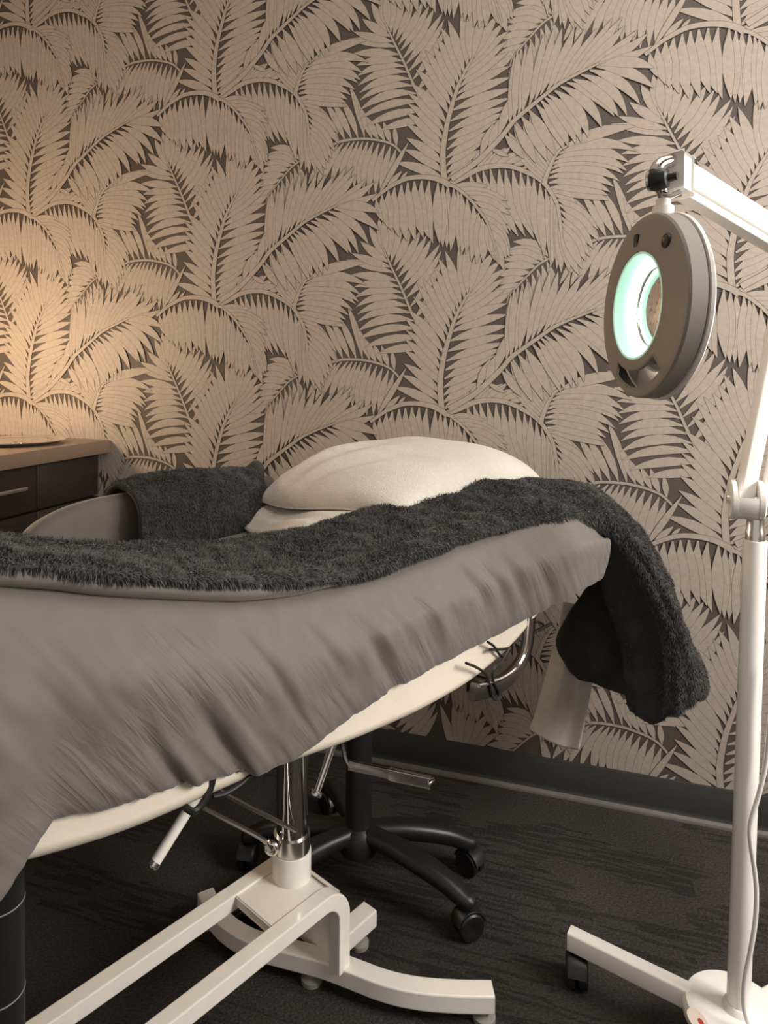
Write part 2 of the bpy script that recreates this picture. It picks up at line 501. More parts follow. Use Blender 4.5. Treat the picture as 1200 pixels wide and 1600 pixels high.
# --- wallpaper print: palm fronds in a half-drop repeat, offsets in millimetres from each stem foot
FRONDS = [
  ('f10',[(266,391),(238,374),(211,347),(186,321),(167,299),(160,277)],(5,3),[(263,394,173,437,-0.12),(253,386,157,407,-0.08),(238,374,141,383,-0.05),(214,350,133,340,-0.03),(190,326,117,300,0),(170,305,76,254,0)],10,22,[(258,381,280,267,0.05),(235,362,243,243,0.05),(209,340,208,215,0.05),(187,318,181,211,0.04),(170,299,156,203,0.04)],9,20),
  ('f8',[(-337,117),(-303,128),(-273,131),(-235,130),(-204,125),(-172,116),(-149,105),(-130,87),(-121,73)],(7,5),[(-322,115,-393,16,-0.04),(-301,123,-364,11,-0.06),(-273,125,-327,5,-0.06),(-254,125,-288,-5,-0.06),(-235,123,-260,-4,-0.06),(-213,120,-238,-14,-0.06),(-189,113,-213,-24,-0.05),(-163,106,-191,-27,-0.04),(-141,92,-165,-20,-0.03)],13,20,[(-312,128,-395,245,-0.04),(-303,130,-371,244,-0.03),(-278,134,-333,244,-0.03),(-254,134,-306,240,-0.03),(-230,132,-276,282,-0.02),(-204,127,-241,207,0),(-181,121,-210,180,0),(-159,113,-182,171,0),(-139,101,-145,153,0)],11,18),
  ('f7',[(-46,150),(-69,205),(-84,241),(-100,275),(-120,322),(-146,375),(-164,413),(-175,438)],(8,4),[(-53,162,-185,150,-0.06),(-69,196,-235,169,-0.08),(-82,226,-247,194,-0.1),(-94,254,-249,228,-0.12),(-104,278,-249,257,-0.12),(-115,303,-250,287,-0.12),(-124,322,-255,314,-0.1),(-135,345,-265,367,-0.04),(-146,372,-281,414,0),(-155,390,-260,431,0.03),(-164,407,-218,493,0.02),(-172,429,-189,514,0.02)],15,21,[(-69,205,-9,304,-0.03),(-87,252,-10,367,-0.04),(-102,287,-7,413,-0.04),(-113,313,-14,438,-0.04),(-122,333,-37,455,-0.04),(-131,359,-53,470,-0.04),(-140,377,-77,481,-0.03),(-148,393,-110,500,-0.02),(-157,407,-144,513,0),(-166,423,-176,518,0)],12,21),
  ('f1',[(-2,-15),(-7,-2),(-12,67),(-7,114),(-1,148),(8,182),(18,216),(27,243),(39,268),(52,292),(64,310)],(17,5),[(-6,-2,-144,60,-0.05),(-9,19,-118,90,-0.05),(-11,47,-113,132,-0.05),(-12,72,-113,167,-0.05),(-12,93,-110,202,-0.05),(-9,119,-107,237,-0.05),(-4,144,-100,264,-0.05),(3,170,-90,299,-0.04),(9,196,-78,338,-0.04),(16,216,-58,350,-0.03),(24,238,-41,370,-0.03),(31,255,-28,390,-0.03),(39,270,-11,416,-0.02),(49,288,29,431,0),(59,303,62,445,0.02)],17,23,[(-1,-1,82,45,0.03),(-3,24,99,85,0.03),(-3,54,115,116,0.03),(0,88,141,149,0.03),(3,122,160,173,0.03),(8,160,165,204,0.03),(16,201,162,241,0.03),(24,224,160,282,0.03),(34,250,155,336,0.02),(46,278,154,369,0.02),(57,298,141,409,0.02),(64,308,94,438,0.01)],17,22),
  ('f3',[(2,-16),(23,-6),(47,4),(75,17),(98,23),(124,25),(152,23),(179,15),(205,2),(229,-12),(251,-32),(267,-56),(280,-81),(285,-102),(289,-126),(292,-154)],(15,7),[(61,6,113,-102,-0.05),(83,13,146,-129,-0.05),(106,18,165,-147,-0.05),(136,15,185,-158,-0.06),(157,13,215,-168,-0.06),(184,6,234,-167,-0.05),(208,-6,238,-174,-0.04),(229,-20,246,-200,-0.03),(248,-38,262,-237,0.03),(264,-63,269,-244,0.06),(277,-92,286,-251,0.04),(285,-113,306,-258,0),(290,-143,338,-269,-0.02)],17,22,[(61,16,89,66,0),(83,23,138,73,0),(103,28,162,71,0),(127,29,192,56,0),(157,27,216,38,0),(187,16,229,20,0),(224,-4,248,-2,0),(274,-64,382,-146,0.06),(285,-84,382,-178,0.06),(290,-106,368,-209,0.05),(292,-127,356,-225,0.04),(294,-146,347,-253,0)],16,21),
  ('f5',[(250,-33),(251,-22),(259,2),(271,30),(286,51),(306,60)],(13,5),[(248,-25,159,112,0.03),(253,-9,176,131,0.03),(257,3,201,148,0.03),(263,16,233,138,0.02),(271,30,254,120,0),(282,43,274,105,0)],10,24,[(271,-54,404,-84,0.06),(263,-41,404,-72,0.09),(259,-27,410,-57,0.12),(259,-13,421,-42,0.14),(262,0,432,-28,0.16),(266,12,443,-15,0.17),(272,25,448,-1,0.17),(283,40,467,28,0.13),(294,55,464,90,0.06)],10,26),
  ('f2',[(9,-20),(-3,-9),(-27,3),(-55,10),(-85,12),(-115,9),(-141,-1),(-165,-13),(-188,-29),(-206,-42)],(15,8),[(2,-19,3,-179,0),(-11,-13,-11,-178,-0.02),(-27,-5,-23,-170,-0.03),(-55,1,-36,-163,-0.05),(-76,2,-55,-153,-0.05),(-99,1,-67,-155,-0.05),(-116,-2,-93,-162,-0.05),(-138,-9,-122,-148,-0.05),(-156,-16,-144,-133,-0.05),(-177,-28,-158,-124,-0.06),(-195,-39,-173,-102,-0.06)],12,26,[(-188,-27,-103,106,0.0),(-167,-12,-122,32,0),(-129,6,-103,30,0)],3,14),
  ('f4',[(6,-16),(18,-20),(37,-34),(59,-54),(79,-79),(99,-107),(111,-131),(122,-166),(134,-203),(139,-220)],(9,3),[(18,-25,15,-188,0.02),(30,-35,32,-194,0.03),(40,-42,42,-202,0.03),(62,-62,61,-208,0.03),(79,-87,79,-226,0.03),(91,-106,93,-223,0.02),(101,-123,126,-218,0.03),(111,-144,136,-232,0.02)],9,23,[(18,-17,112,-29,0),(31,-28,169,-75,0.05),(50,-43,166,-98,0.07),(67,-61,162,-127,0.08),(84,-84,162,-160,0.08),(98,-103,170,-213,0.08),(111,-131,160,-209,0.05),(122,-164,152,-249,0.03)],10,20),
  ('f6',[(12,-1),(71,34),(107,65),(145,103),(172,136),(204,161),(237,185),(276,213),(302,226),(328,237),(366,252),(381,258)],(15,4),[(87,55,124,136,0.02),(120,86,165,161,0.03),(161,133,167,297,-0.03),(177,144,184,318,-0.03),(193,156,213,334,-0.02),(217,177,254,358,-0.02),(237,194,288,356,-0.02),(261,207,327,349,-0.02),(282,221,368,341,-0.03),(302,230,420,374,-0.03),(328,240,437,342,-0.04),(351,249,481,322,-0.06),(371,255,499,284,-0.08)],19,22,[(115,69,162,49,0),(161,113,214,34,0.03),(185,139,246,18,0.03),(209,159,277,35,0.03),(233,174,301,51,0.06),(245,184,320,59,0.07),(256,192,336,65,0.09),(276,204,362,77,0.12),(296,215,410,118,0.08),(314,224,422,121,0.1),(341,236,444,119,0.12),(367,247,497,170,0.08),(379,250,502,224,0.1)],17,24),
]

def wallpaper():
    W, V, X0, Z0 = 0.6867, 0.61, -1.6918, 0.9866
    LV, LF, DV, DF = [], [], [], []
    def strip(P, hw, y, V_, F_):
        """flat strip along 2-D points P with half widths hw"""
        T = np.gradient(P, axis=0)
        T /= np.linalg.norm(T, axis=1, keepdims=True) + 1e-9
        N = np.stack([-T[:, 1], T[:, 0]], 1)
        n0 = len(V_)
        a = P + N * hw[:, None]
        b = P - N * hw[:, None]
        for i in range(len(P)):
            V_.append((a[i, 0], y, a[i, 1])); V_.append((b[i, 0], y, b[i, 1]))
        for i in range(len(P) - 1):
            k = n0 + 2 * i
            F_.append((k, k + 1, k + 3, k + 2))
    ss = np.array([0, .1, .24, .42, .6, .76, .9, 1.0])
    pf = np.array([.13, .34, .74, 1.0, .95, .70, .34, .03])
    motif = []
    lr = random.Random(3)
    for fi, (nm, R, (w0, w1), SA, nA, wA, SB, nB, wB) in enumerate(FRONDS):
        y0 = -0.0006 - fi * 0.00028
        k = 0
        for S, n, wd in ((SA, nA, wA), (SB, nB, wB)):
            S = np.array(S, float)
            for q in range(n):
                f = q / (n - 1) * (len(S) - 1)
                i = min(int(f), len(S) - 2)
                bx, bz, tx, tz, bend = S[i] * (1 - (f - i)) + S[i + 1] * (f - i)
                bend += lr.uniform(-.012, .012)
                tx += lr.uniform(-4, 4); tz += lr.uniform(-4, 4)
                b = np.array([bx, bz]); t = np.array([tx, tz])
                d = t - b
                L = np.linalg.norm(d)
                c = (b + t) / 2 + np.array([-d[1], d[0]]) * bend * 2
                P = ((1 - ss)[:, None] ** 2) * b + (2 * ss * (1 - ss))[:, None] * c + (ss ** 2)[:, None] * t
                # neighbouring spacing sets the width
                wdd = min(wd * 1.1, L * 0.25) * lr.uniform(.92, 1.06)
                motif.append((P / 1000, (pf * wdd * 0.5 + 0.65) / 1000, y0 - k * 6e-6, 1))
                motif.append((P / 1000, (pf * wdd * 0.5) / 1000, y0 - k * 6e-6 - 3e-6, 0))
                k += 1
        Rr = crom(np.array(R, float), 4) / 1000
        ww = np.linspace(w0, w1, len(Rr)) * 0.5 / 1000
        motif.append((Rr, ww + 0.0009, y0 - k * 6e-6, 1))
        motif.append((Rr, ww, y0 - k * 6e-6 - 3e-6, 0))
    for ci in range(-1, 6):
        X = X0 + ci * W
        for rj in range(-3, 5):
            Zj = Z0 + (rj + (0.5 if ci % 2 else 0.0)) * V
            for P, hw, y, dark in motif:
                Q = P + np.array([X, Zj])
                if Q[:, 0].min() < XL + .02 or Q[:, 0].max() > XR - .02 or Q[:, 1].min() < 0.03 or Q[:, 1].max() > ZC - .02:
                    continue
                strip(Q, hw, y, DV if dark else LV, DF if dark else LF)
    nl = len(LV)
    me = bpy.data.meshes.new('wallpaper')
    me.from_pydata(LV + DV, [], LF + [tuple(i + nl for i in q) for q in DF])
    me.materials.append(M_LEAF); me.materials.append(M_GROUND)
    mi = np.zeros(len(me.polygons), np.int32)
    mi[len(LF):] = 1
    me.polygons.foreach_set('material_index', mi)
    me.update()
    o = bpy.data.objects.new('wallpaper', me)
    COL.objects.link(o)
    o.parent = wall_back
    o.location = -wall_back.location
    o['label'] = 'taupe palm frond print on brown wallpaper'
    return o
wallpaper()

# ------------------------------------------------------------------ cabinets on the left
XD = -1.4228                                            # face of the drawer fronts
SEAM = -0.266
def cabinet(y0, y1, label, handle):
    t = thing('base_cabinet', label, 'cabinet', ((XL + XD) / 2, (y0 + y1) / 2, 0), 'dark base cabinets along the left wall')
    hy = (y1 - y0) / 2
    yc = (y0 + y1) / 2
    m = MB(); m.box(((XL + 0.012 + XD - 0.02) / 2, yc, 0.455), ((XD - 0.02 - XL - 0.012) / 2, 0, 0), (0, hy - 0.0005, 0), (0, 0, 0.365), 0.001)
    obj('carcass', m, M_WALNUT, t)
    m = MB(); m.box(((XL + 0.012 + XD - 0.07) / 2, yc, 0.045), ((XD - 0.07 - XL - 0.012) / 2, 0, 0), (0, hy - 0.001, 0), (0, 0, 0.045), 0.001)
    obj('plinth', m, M_MATTBLACK, t)
    m = MB(); m.box((XD - 0.0095, yc, 0.7525), (0.0095, 0, 0), (0, hy - 0.0015, 0), (0, 0, 0.0645), 0.0012)
    dr = obj('drawer_front', m, M_WALNUT, t)
    m = MB(); m.box((XD - 0.0095, yc, 0.388), (0.0095, 0, 0), (0, hy - 0.0015, 0), (0, 0, 0.293), 0.0012)
    obj('door_front', m, M_WALNUT, t)
    if handle:
        ya, yb = handle
        m = MB()
        m.box((XD + 0.026, (ya + yb) / 2, 0.759), (0.004, 0, 0), (0, abs(yb - ya) / 2, 0), (0, 0, 0.0055), 0.0015)
        for yy in (ya - 0.012, yb + 0.012):
            m.box((XD + 0.0115, yy, 0.759), (0.0115, 0, 0), (0, 0.004, 0), (0, 0, 0.004))
        h = obj('bar_handle', m, M_STEEL, dr)
        h['label'] = 'brushed steel bar handle'
cabinet(SEAM, -0.0045, 'plain dark walnut cabinet end unit without a handle, against the papered wall', None)
cabinet(-1.05, SEAM, 'dark walnut cabinet with a steel bar drawer handle, left edge of the photo', (-0.330, -0.72))
m = MB(); m.box(((XL + 0.004 - 1.3776) / 2, -0.53, 0.842), ((-1.3776 - XL - 0.004) / 2, 0, 0), (0, 0.5255, 0), (0, 0, 0.0199), 0.0015)
tag(obj('worktop', m, M_TOP), 'brown laminate worktop lying on the dark cabinets', 'worktop')
# shiny basin standing on the worktop
bo = on_z(52, 691, 0.864)
bo = np.array([-1.56, -0.20, 0.862])
t = thing('steel_basin', 'shallow shiny steel basin standing on the brown worktop', 'basin', bo)
m = MB(); m.lathe(bo, (0, 0, 1), [(0.088, 0.0), (0.118, 0.004), (0.128, 0.011), (0.136, 0.013), (0.138, 0.0115), (0.136, 0.010), (0.128, 0.0085), (0.116, 0.0065), (0.086, 0.003), (0.001, 0.0025)], 48, cap=False)
obj('bowl', m, M_STEEL, t)
m = MB(); m.lathe(bo + np.array([0.03, -0.02, 0.0035]), (0, 0, 1), [(0.02, 0), (0.02, 0.003), (0.012, 0.006), (0.0, 0.0065)], 24)
obj('plug', m, M_CHROME, t)

# ------------------------------------------------------------------ treatment bed: base, column, mattress
def lerp_tab(tab, x):
    a = np.array(tab, float)
    return np.interp(x, a[:, 0], a[:, 1])
def spl_tab(tab, x):
    """smooth table lookup (average of nearby linear lookups)"""
    w = np.array([1, 2, 3, 2, 1.0]); w /= w.sum()
    o = np.array([-0.06, -0.03, 0, 0.03, 0.06])
    return sum(wi * lerp_tab(tab, np.asarray(x, float) + oi) for wi, oi in zip(w, o))
ZTOP = [(-1.0, 0.975), (-0.75, 0.945), (-0.6, 0.915), (-0.45, 0.866), (-0.3, 0.825), (-0.15, 0.808), (0, 0.808), (0.15, 0.818), (0.3, 0.826), (0.45, 0.828), (0.6, 0.822), (0.7, 0.81)]
ZBOT = [(-1.0, 0.72), (-0.6, 0.662), (-0.48, 0.632), (-0.3, 0.618), (-0.15, 0.594), (0, 0.580), (0.15, 0.580), (0.26, 0.606), (0.33, 0.650), (0.4, 0.680), (0.55, 0.695), (0.7, 0.70)]
ZBLK = [(-1.0, 0.950), (-0.75, 0.922), (-0.6, 0.895), (-0.45, 0.856), (-0.3, 0.824), (-0.15, 0.808), (0, 0.808), (0.15, 0.818), (0.3, 0.826), (0.45, 0.828), (0.6, 0.822), (0.7, 0.81)]
HEM = [(-1.0, 0.60), (-0.72, 0.605), (-0.62, 0.640), (-0.575, 0.672), (-0.545, 0.692), (-0.49, 0.677), (-0.43, 0.665), (-0.37, 0.652), (-0.33, 0.638), (-0.27, 0.626), (-0.2, 0.637), (-0.1, 0.649), (0.03, 0.649), (0.18, 0.648), (0.29, 0.656), (0.4, 0.668), (0.5, 0.675), (0.7, 0.69)]
T_END = 0.665
def crown(t, s):
    """how far the far edge of the seat section sags"""
    return 0.058 * smoothstep(0.08, -0.20, s) * smoothstep(0.24, 0.04, t)
def end_drop(t):
    """the head end rolls off downwards"""
    return 0.062 * smoothstep(0.44, 0.70, t) ** 1.3
def half_w(t):
    a = np.clip((np.asarray(t, float) - 0.25) / (T_END - 0.25), 0, 1)
    return 0.275 * np.power(np.maximum(1 - a ** 5, 0), 0.30)
def s_mid(t):
    return 0.055 * smoothstep(0.15, 0.66, t)

tb = thing('treatment_bed', 'cream treatment bed on a white steel base with a chrome column', 'bed', BC)

# mattress
def mattress():
    ts = np.concatenate([np.linspace(-0.98, 0.45, 60), T_END - 0.215 * np.cos(np.linspace(0, math.pi / 2, 22))[1:] ** 1.0])
    ts = np.unique(np.clip(ts, -0.98, T_END - 1e-4))
    G = []
    for t_ in ts:
        zt, zb, hw, sm = float(spl_tab(ZTOP, t_)) - 0.012 - float(end_drop(t_)), float(spl_tab(ZBOT, t_)), float(half_w(t_)) * 1.045, float(s_mid(t_))
        r = min(0.035, hw * 0.9)
        row = []
        for (sx, sz, a0) in ((1, 1, 0), (-1, 1, 90), (-1, -1, 180), (1, -1, 270)):
            for k in range(7):
                a = math.radians(a0 + 15 * k)
                hx = hw * 0.90 if sz > 0 else hw
                cs = sm + sx * (hx - r) + r * math.cos(a)
                cz = (zt - 0.050 - (0.060 * float(smoothstep(0.26, 0.06, t_)) if sx < 0 else 0.0) if sz > 0 else zb + 0.022) + (0.035 if sz > 0 else 0.022) * math.sin(a)
                row.append(bed(t_, cs, cz))
        G.append(row)
    m = MB(); m.grid(np.array(G), closed_v=True)
    n = 28
    m.f.append(tuple(range(n))); m.f.append(tuple((len(ts) - 1) * n + k for k in range(n))[::-1])
    return m
mt = obj('mattress', mattress(), M_CREAM, tb)
mt['label'] = 'cream vinyl mattress showing below the grey sheet'
# steel under-frame
m = MB()
for s_ in (-0.12, 0.12):
    m.tube([bed(-0.22, s_, 0.580), bed(-0.15, s_, 0.562), bed(0.12, s_, 0.555), bed(0.30, s_, 0.565)], 1, sec=rsec(0.016, 0.016, 0.3))
for t_ in (-0.15, 0.12):
    m.tube([bed(t_, -0.12, 0.557), bed(t_, 0.12, 0.557)], 1, sec=rsec(0.014, 0.014, 0.3))
m.box(bed(0, 0, 0.546), BU * 0.14, BW * 0.09, BZ * 0.012, 0.003)
for t_, s_ in ((-0.15, -0.12), (-0.15, 0.12), (0.12, -0.12), (0.12, 0.12)):
    m.tube([bed(t_, s_, 0.555), bed(t_, s_, 0.60)], 0.012, 10)
obj('under_frame', m, M_WHITE, tb)
# column
m = MB(); m.lathe(bed(0, 0, 0), (0, 0, 1), [(0.034, 0.196), (0.034, 0.243), (0.0325, 0.245), (0.029, 0.245)], 32)
obj('column_sleeve', m, M_WHITE, tb)
m = MB(); m.lathe(bed(0, 0, 0), (0, 0, 1), [(0.028, 0.24), (0.028, 0.536)], 40)
obj('chrome_column', m, M_CHROME, tb)
m = MB(); m.lathe(bed(0, 0, 0), (0, 0, 1), [(0.0285, 0.246), (0.0318, 0.246), (0.0318, 0.274), (0.0285, 0.274)], 32)
co = obj('collar', m, M_STEEL, tb)
ey = at(424, 1325, 1.165)
m = MB(); m.tube([ey + np.array([math.cos(a) * 0.010, 0.0, math.sin(a) * 0.010]) for a in np.linspace(0, 2 * math.pi, 20, endpoint=False)], 0.0038, 8, closed=True)
obj('eye_bolt', m, M_STEEL, co)
# base: rails with an arched end, plate, gusset, bowed cross foot, beam
GF = on_z(533, 1514, 0.052)                             # foot of the near arch
GF = GF + 0.004 * BU - 0.008 * BW
rail_sec = rsec(0.0130, 0.0135, 0.16, 3)
def rail(off):
    o = GF + BW * off
    def q(t_, z): return np.array([o[0], o[1], 0]) + BU * t_ + BZ * z
    pts = [q(0, 0.048), q(0, 0.13)]
    R = 0.045
    for k in range(1, 9):
        a = math.radians(90 * k / 8)
        pts.append(q(-R + R * math.cos(a), 0.142 + R * math.sin(a)))
    pts += [q(-0.20, 0.187), q(-0.60, 0.187), q(-0.80, 0.187)]
    R = 0.05
    for k in range(1, 7):
        a = math.radians(90 * k / 6)
        pts.append(q(-0.80 - R * math.sin(a), 0.137 + R * math.cos(a)))
    pts.append(q(-0.85, 0.048))
    m = MB(); m.tube(pts, 1, sec=rail_sec, upv=BU)
    return m
obj('base_rail', rail(0.0), M_WHITE, tb, angle=22)
obj('base_rail', rail(-0.118), M_WHITE, tb, angle=22)
pc = GF + BW * -0.059 + BU * -0.085
m = MB(); m.box((pc[0], pc[1], 0.190), BU * 0.058, BW * 0.047, BZ * 0.007, 0.002)
obj('column_plate', m, M_WHITE, tb)
gc = GF + BW * -0.059 + BU * 0.004
m = MB(); m.box((gc[0], gc[1], 0.108), BU * 0.003, BW * 0.050, BZ * 0.066, 0.001)
obj('gusset_plate', m, M_WHITE, tb)
def bowed_foot():
    px = [(773, 1586), (717, 1585), (654, 1580), (600, 1568), (550, 1549), (500, 1530), (425, 1510), (383, 1497), (346, 1474), (321, 1445), (309, 1420)]
    P = np.array([on_z(x, y, 0.022) for x, y in px])
    P[:, 2] = 0.0375
    T = np.gradient(P, axis=0); T /= np.linalg.norm(T, axis=1, keepdims=True)
    N = np.stack([T[:, 1], -T[:, 0], np.zeros(len(T))], 1)
    N *= np.where((N[:, 1:2] > 0), 1, -1)
    P = P + N * 0.016
    return crom(P, 4)
fp = bowed_foot()
m = MB(); m.tube(fp, 1, sec=rsec(0.0165, 0.0155, 0.16, 3))
cf = obj('cross_foot', m, M_WHITE, tb, angle=22)
for k in (1, 21, 38):
    m = MB(); m.lathe((fp[k][0], fp[k][1], 0), (0, 0, 1), [(0.019, 0.0), (0.019, 0.008), (0.010, 0.012), (0.008, 0.025)], 20)
    obj('foot_pad', m, M_RUBBER, cf)
be = on_z(585, 1453, 0.022) + np.array([-0.012, 0.010, 0])
m = MB(); m.tube([np.array([be[0], be[1], 0.042]) - BU * 0.088, np.array([be[0], be[1], 0.042])], 1, sec=rsec(0.017, 0.0165, 0.16, 3))
bm_ = obj('base_beam', m, M_WHITE, tb, angle=22)
m = MB(); m.lathe((be[0] - BU[0] * 0.03, be[1] - BU[1] * 0.03, 0), (0, 0, 1), [(0.018, 0.0), (0.018, 0.008), (0.010, 0.012), (0.008, 0.025)], 20)
obj('foot_pad', m, M_RUBBER, bm_)
# far cross foot, under the leg end of the bed
fe = GF - BU * 0.85
m = MB(); m.tube([np.array([fe[0], fe[1], 0.0375]) + BW * 0.12, np.array([fe[0], fe[1], 0.0375]) - BW * 0.30], 1, sec=rsec(0.0165, 0.0155, 0.16, 3))
cf2 = obj('cross_foot', m, M_WHITE, tb)
for s_ in (0.10, -0.28):
    p_ = fe + BW * s_
    m = MB(); m.lathe((p_[0], p_[1], 0), (0, 0, 1), [(0.019, 0.0), (0.019, 0.008), (0.010, 0.012), (0.008, 0.025)], 20)
    obj('foot_pad', m, M_RUBBER, cf2)
# levers and linkages under the seat
m = MB(); a_, b_ = bed(-0.31, 0.2, 0.600), bed(-0.392, 0.2, 0.525)
m.tube([a_, b_], 0.0062, 14)
lv = obj('tilt_handle', m, M_WHITE, tb)
m = MB(); m.lathe(b_, (b_ - a_), [(0.0066, -0.004), (0.0066, 0.001), (0.004, 0.003)], 14)
obj('end_cap', m, M_STEEL, lv)
m = MB(); a_, b_ = bed(0.045, 0.1, 0.545), bed(-0.038, 0.1, 0.406)
m.tube([a_, b_], 0.0065, 14)
lv = obj('tilt_handle', m, M_CHROME, tb)
m = MB(); m.lathe(b_ - (a_ - b_) * 0.02, (a_ - b_), [(0.010, -0.003), (0.011, 0.0), (0.010, 0.004)], 14)
obj('end_cap', m, M_STEEL, lv)
m = MB(); m.tube([bed(-0.26, 0.03, 0.52), bed(-0.16, 0.03, 0.424), bed(-0.02, 0.03, 0.30)], 0.0035, 8)
obj('linkage_rod', m, M_DCHROME, tb)
m = MB(); m.tube(crom([bed(-0.26, 0.0, 0.47), bed(-0.185, 0.0, 0.403), bed(-0.074, 0.0, 0.302), bed(-0.058, 0.0, 0.280), bed(-0.05, 0.0, 0.268)], 5), 0.004, 8)
obj('linkage_rod', m, M_DCHROME, tb)
l0, l1 = on_z(545, 1195, 0.30), on_z(673, 1223, 0.29)
m = MB(); m.tube(crom([l0 + np.array([-0.05, 0.02, 0.28]), l0 + np.array([-0.018, 0.005, 0.05]), l0, l0 * 0.9 + l1 * 0.1], 5), 0.004, 8)
m.tube([l0, l0 * 0.4 + l1 * 0.6, l1], 1, sec=rsec(0.004, 0.010, 0.4))
lv = obj('release_lever', m, M_DCHROME, tb)
pa, pb = l0 * 0.50 + l1 * 0.50, l1
m = MB(); m.tube([pa, pb], 1, sec=rsec(0.0055, 0.0115, 0.3))
obj('lever_grip', m, M_STEEL, lv)
m = MB(); m.lathe(l1 + np.array([0, -0.006, 0.004]), (-FW[0] * -1, -FW[1], 0), [(0.004, -0.012), (0.005, 0.0), (0.003, 0.004)], 12)
obj('rivet', m, M_CHROME, lv)
# curved arm bracket at the near side of the head section
def on_s(x, y, s):
    r = ray(x, y)
    P0 = BC + BW * s
    return CAM + r * (((P0 - CAM) @ BW) / (r @ BW))
bp_ = [(829, 950), (827, 975), (823, 1010), (813, 1036), (797, 1056), (776, 1071), (752, 1079), (738, 1081)]
P = crom([on_s(x, y, 0.292) for x, y in bp_], 4)
m = MB(); m.tube(P, 1, sec=rsec(0.0135, 0.006, 0.5), upv=BW)
br = obj('arm_bracket', m, M_DCHROME, tb)
m = MB(); m.tube([p + BW * 0.006 + (P.mean(0) + BU * -0.05 + BZ * 0.05 - p) / np.linalg.norm(P.mean(0) + BU * -0.05 + BZ * 0.05 - p) * 0.0125 for p in P], 0.0035, 8)
obj('bracket_trim', m, M_CHROME, br)
e_ = on_s(745, 1070, 0.285)
m = MB(); m.box(e_, BU * 0.010, BW * 0.010, BZ * 0.009, 0.003)
obj('bracket_clamp', m, M_BLACK, br)
def cable(pts, s, r=0.0022):
    m = MB(); m.tube(crom([on_s(x, y, s) for x, y in pts], 5), r, 8)
    return obj('control_cable', m, M_BLACK, tb)
cable([(728, 1036), (745, 1043), (760, 1055), (766, 1075), (770, 1090), (777, 1092), (779, 1080), (770, 1062), (772, 1045), (786, 1030), (797, 1012)], 0.30)
cable([(762, 1003), (772, 1010), (780, 1022), (790, 1030), (798, 1014), (785, 1014), (765, 1015)], 0.295)
cable([(824, 994), (836, 987), (850, 980), (862, 974)], 0.28, 0.003)
cable([(830, 975), (842, 972), (850, 979), (838, 986), (830, 975)], 0.275)
cable([(334, 1210), (329, 1232), (318, 1254), (303, 1268), (290, 1262)], 0.287, 0.0038)
cable([(333, 1245), (352, 1240), (375, 1226), (392, 1210), (402, 1200)], 0.285, 0.0022)
# armrest at the far side, covered in grey cotton
def armrest():
    m = MB()
    prof = []
    path = [(-0.345, 0.780), (-0.33, 0.808), (-0.30, 0.828), (-0.25, 0.843), (-0.18, 0.850), (-0.05, 0.853), (0.1, 0.850), (0.2, 0.846)]
    A = crom([(a, b) for a, b in path], 4)
    G = []
    for t_, z in A:
        row = []
        for k in range(18):
            a = 2 * math.pi * k / 18
            row.append(bed(t_, -0.305 + 0.030 * math.cos(a) * (1.0), 0) + BZ * ((z + 0.70) / 2 + (z - 0.70) / 2 * (abs(math.sin(a)) ** 0.45) * (1 if math.sin(a) > 0 else -1)))
        G.append(row)
    m.grid(np.array(G), closed_v=True)
    n = 18
    m.f.append(tuple(range(n))[::-1]); m.f.append(tuple((len(A) - 1) * n + k for k in range(n)))
    return m
ar = obj('armrest', armrest(), M_SHEET, tb)
ar['label'] = 'rounded armrest in a grey cotton cover at the far side'

# ------------------------------------------------------------------ black post under the foot of the bed
pb_ = np.array([-0.580, -1.235, 0.0])
t = thing('support_post', 'black round post with pale rings under the left end of the grey sheet', 'post', pb_)
m = MB(); m.lathe(pb_, (0, 0, 1), [(0.040, 0.0), (0.040, 0.006), (0.030, 0.014), (0.0255, 0.018), (0.0255, 0.655)], 32)
obj('post_tube', m, M_MATTBLACK, t)
for z in (0.105, 0.205, 0.305, 0.405, 0.505, 0.605):
    m = MB(); m.lathe(pb_, (0, 0, 1), [(0.0254, z - 0.0009), (0.0259, z - 0.0006), (0.0259, z + 0.0006), (0.0254, z + 0.0009)], 32, cap=False)
    obj('ring', m, M_RING, t)

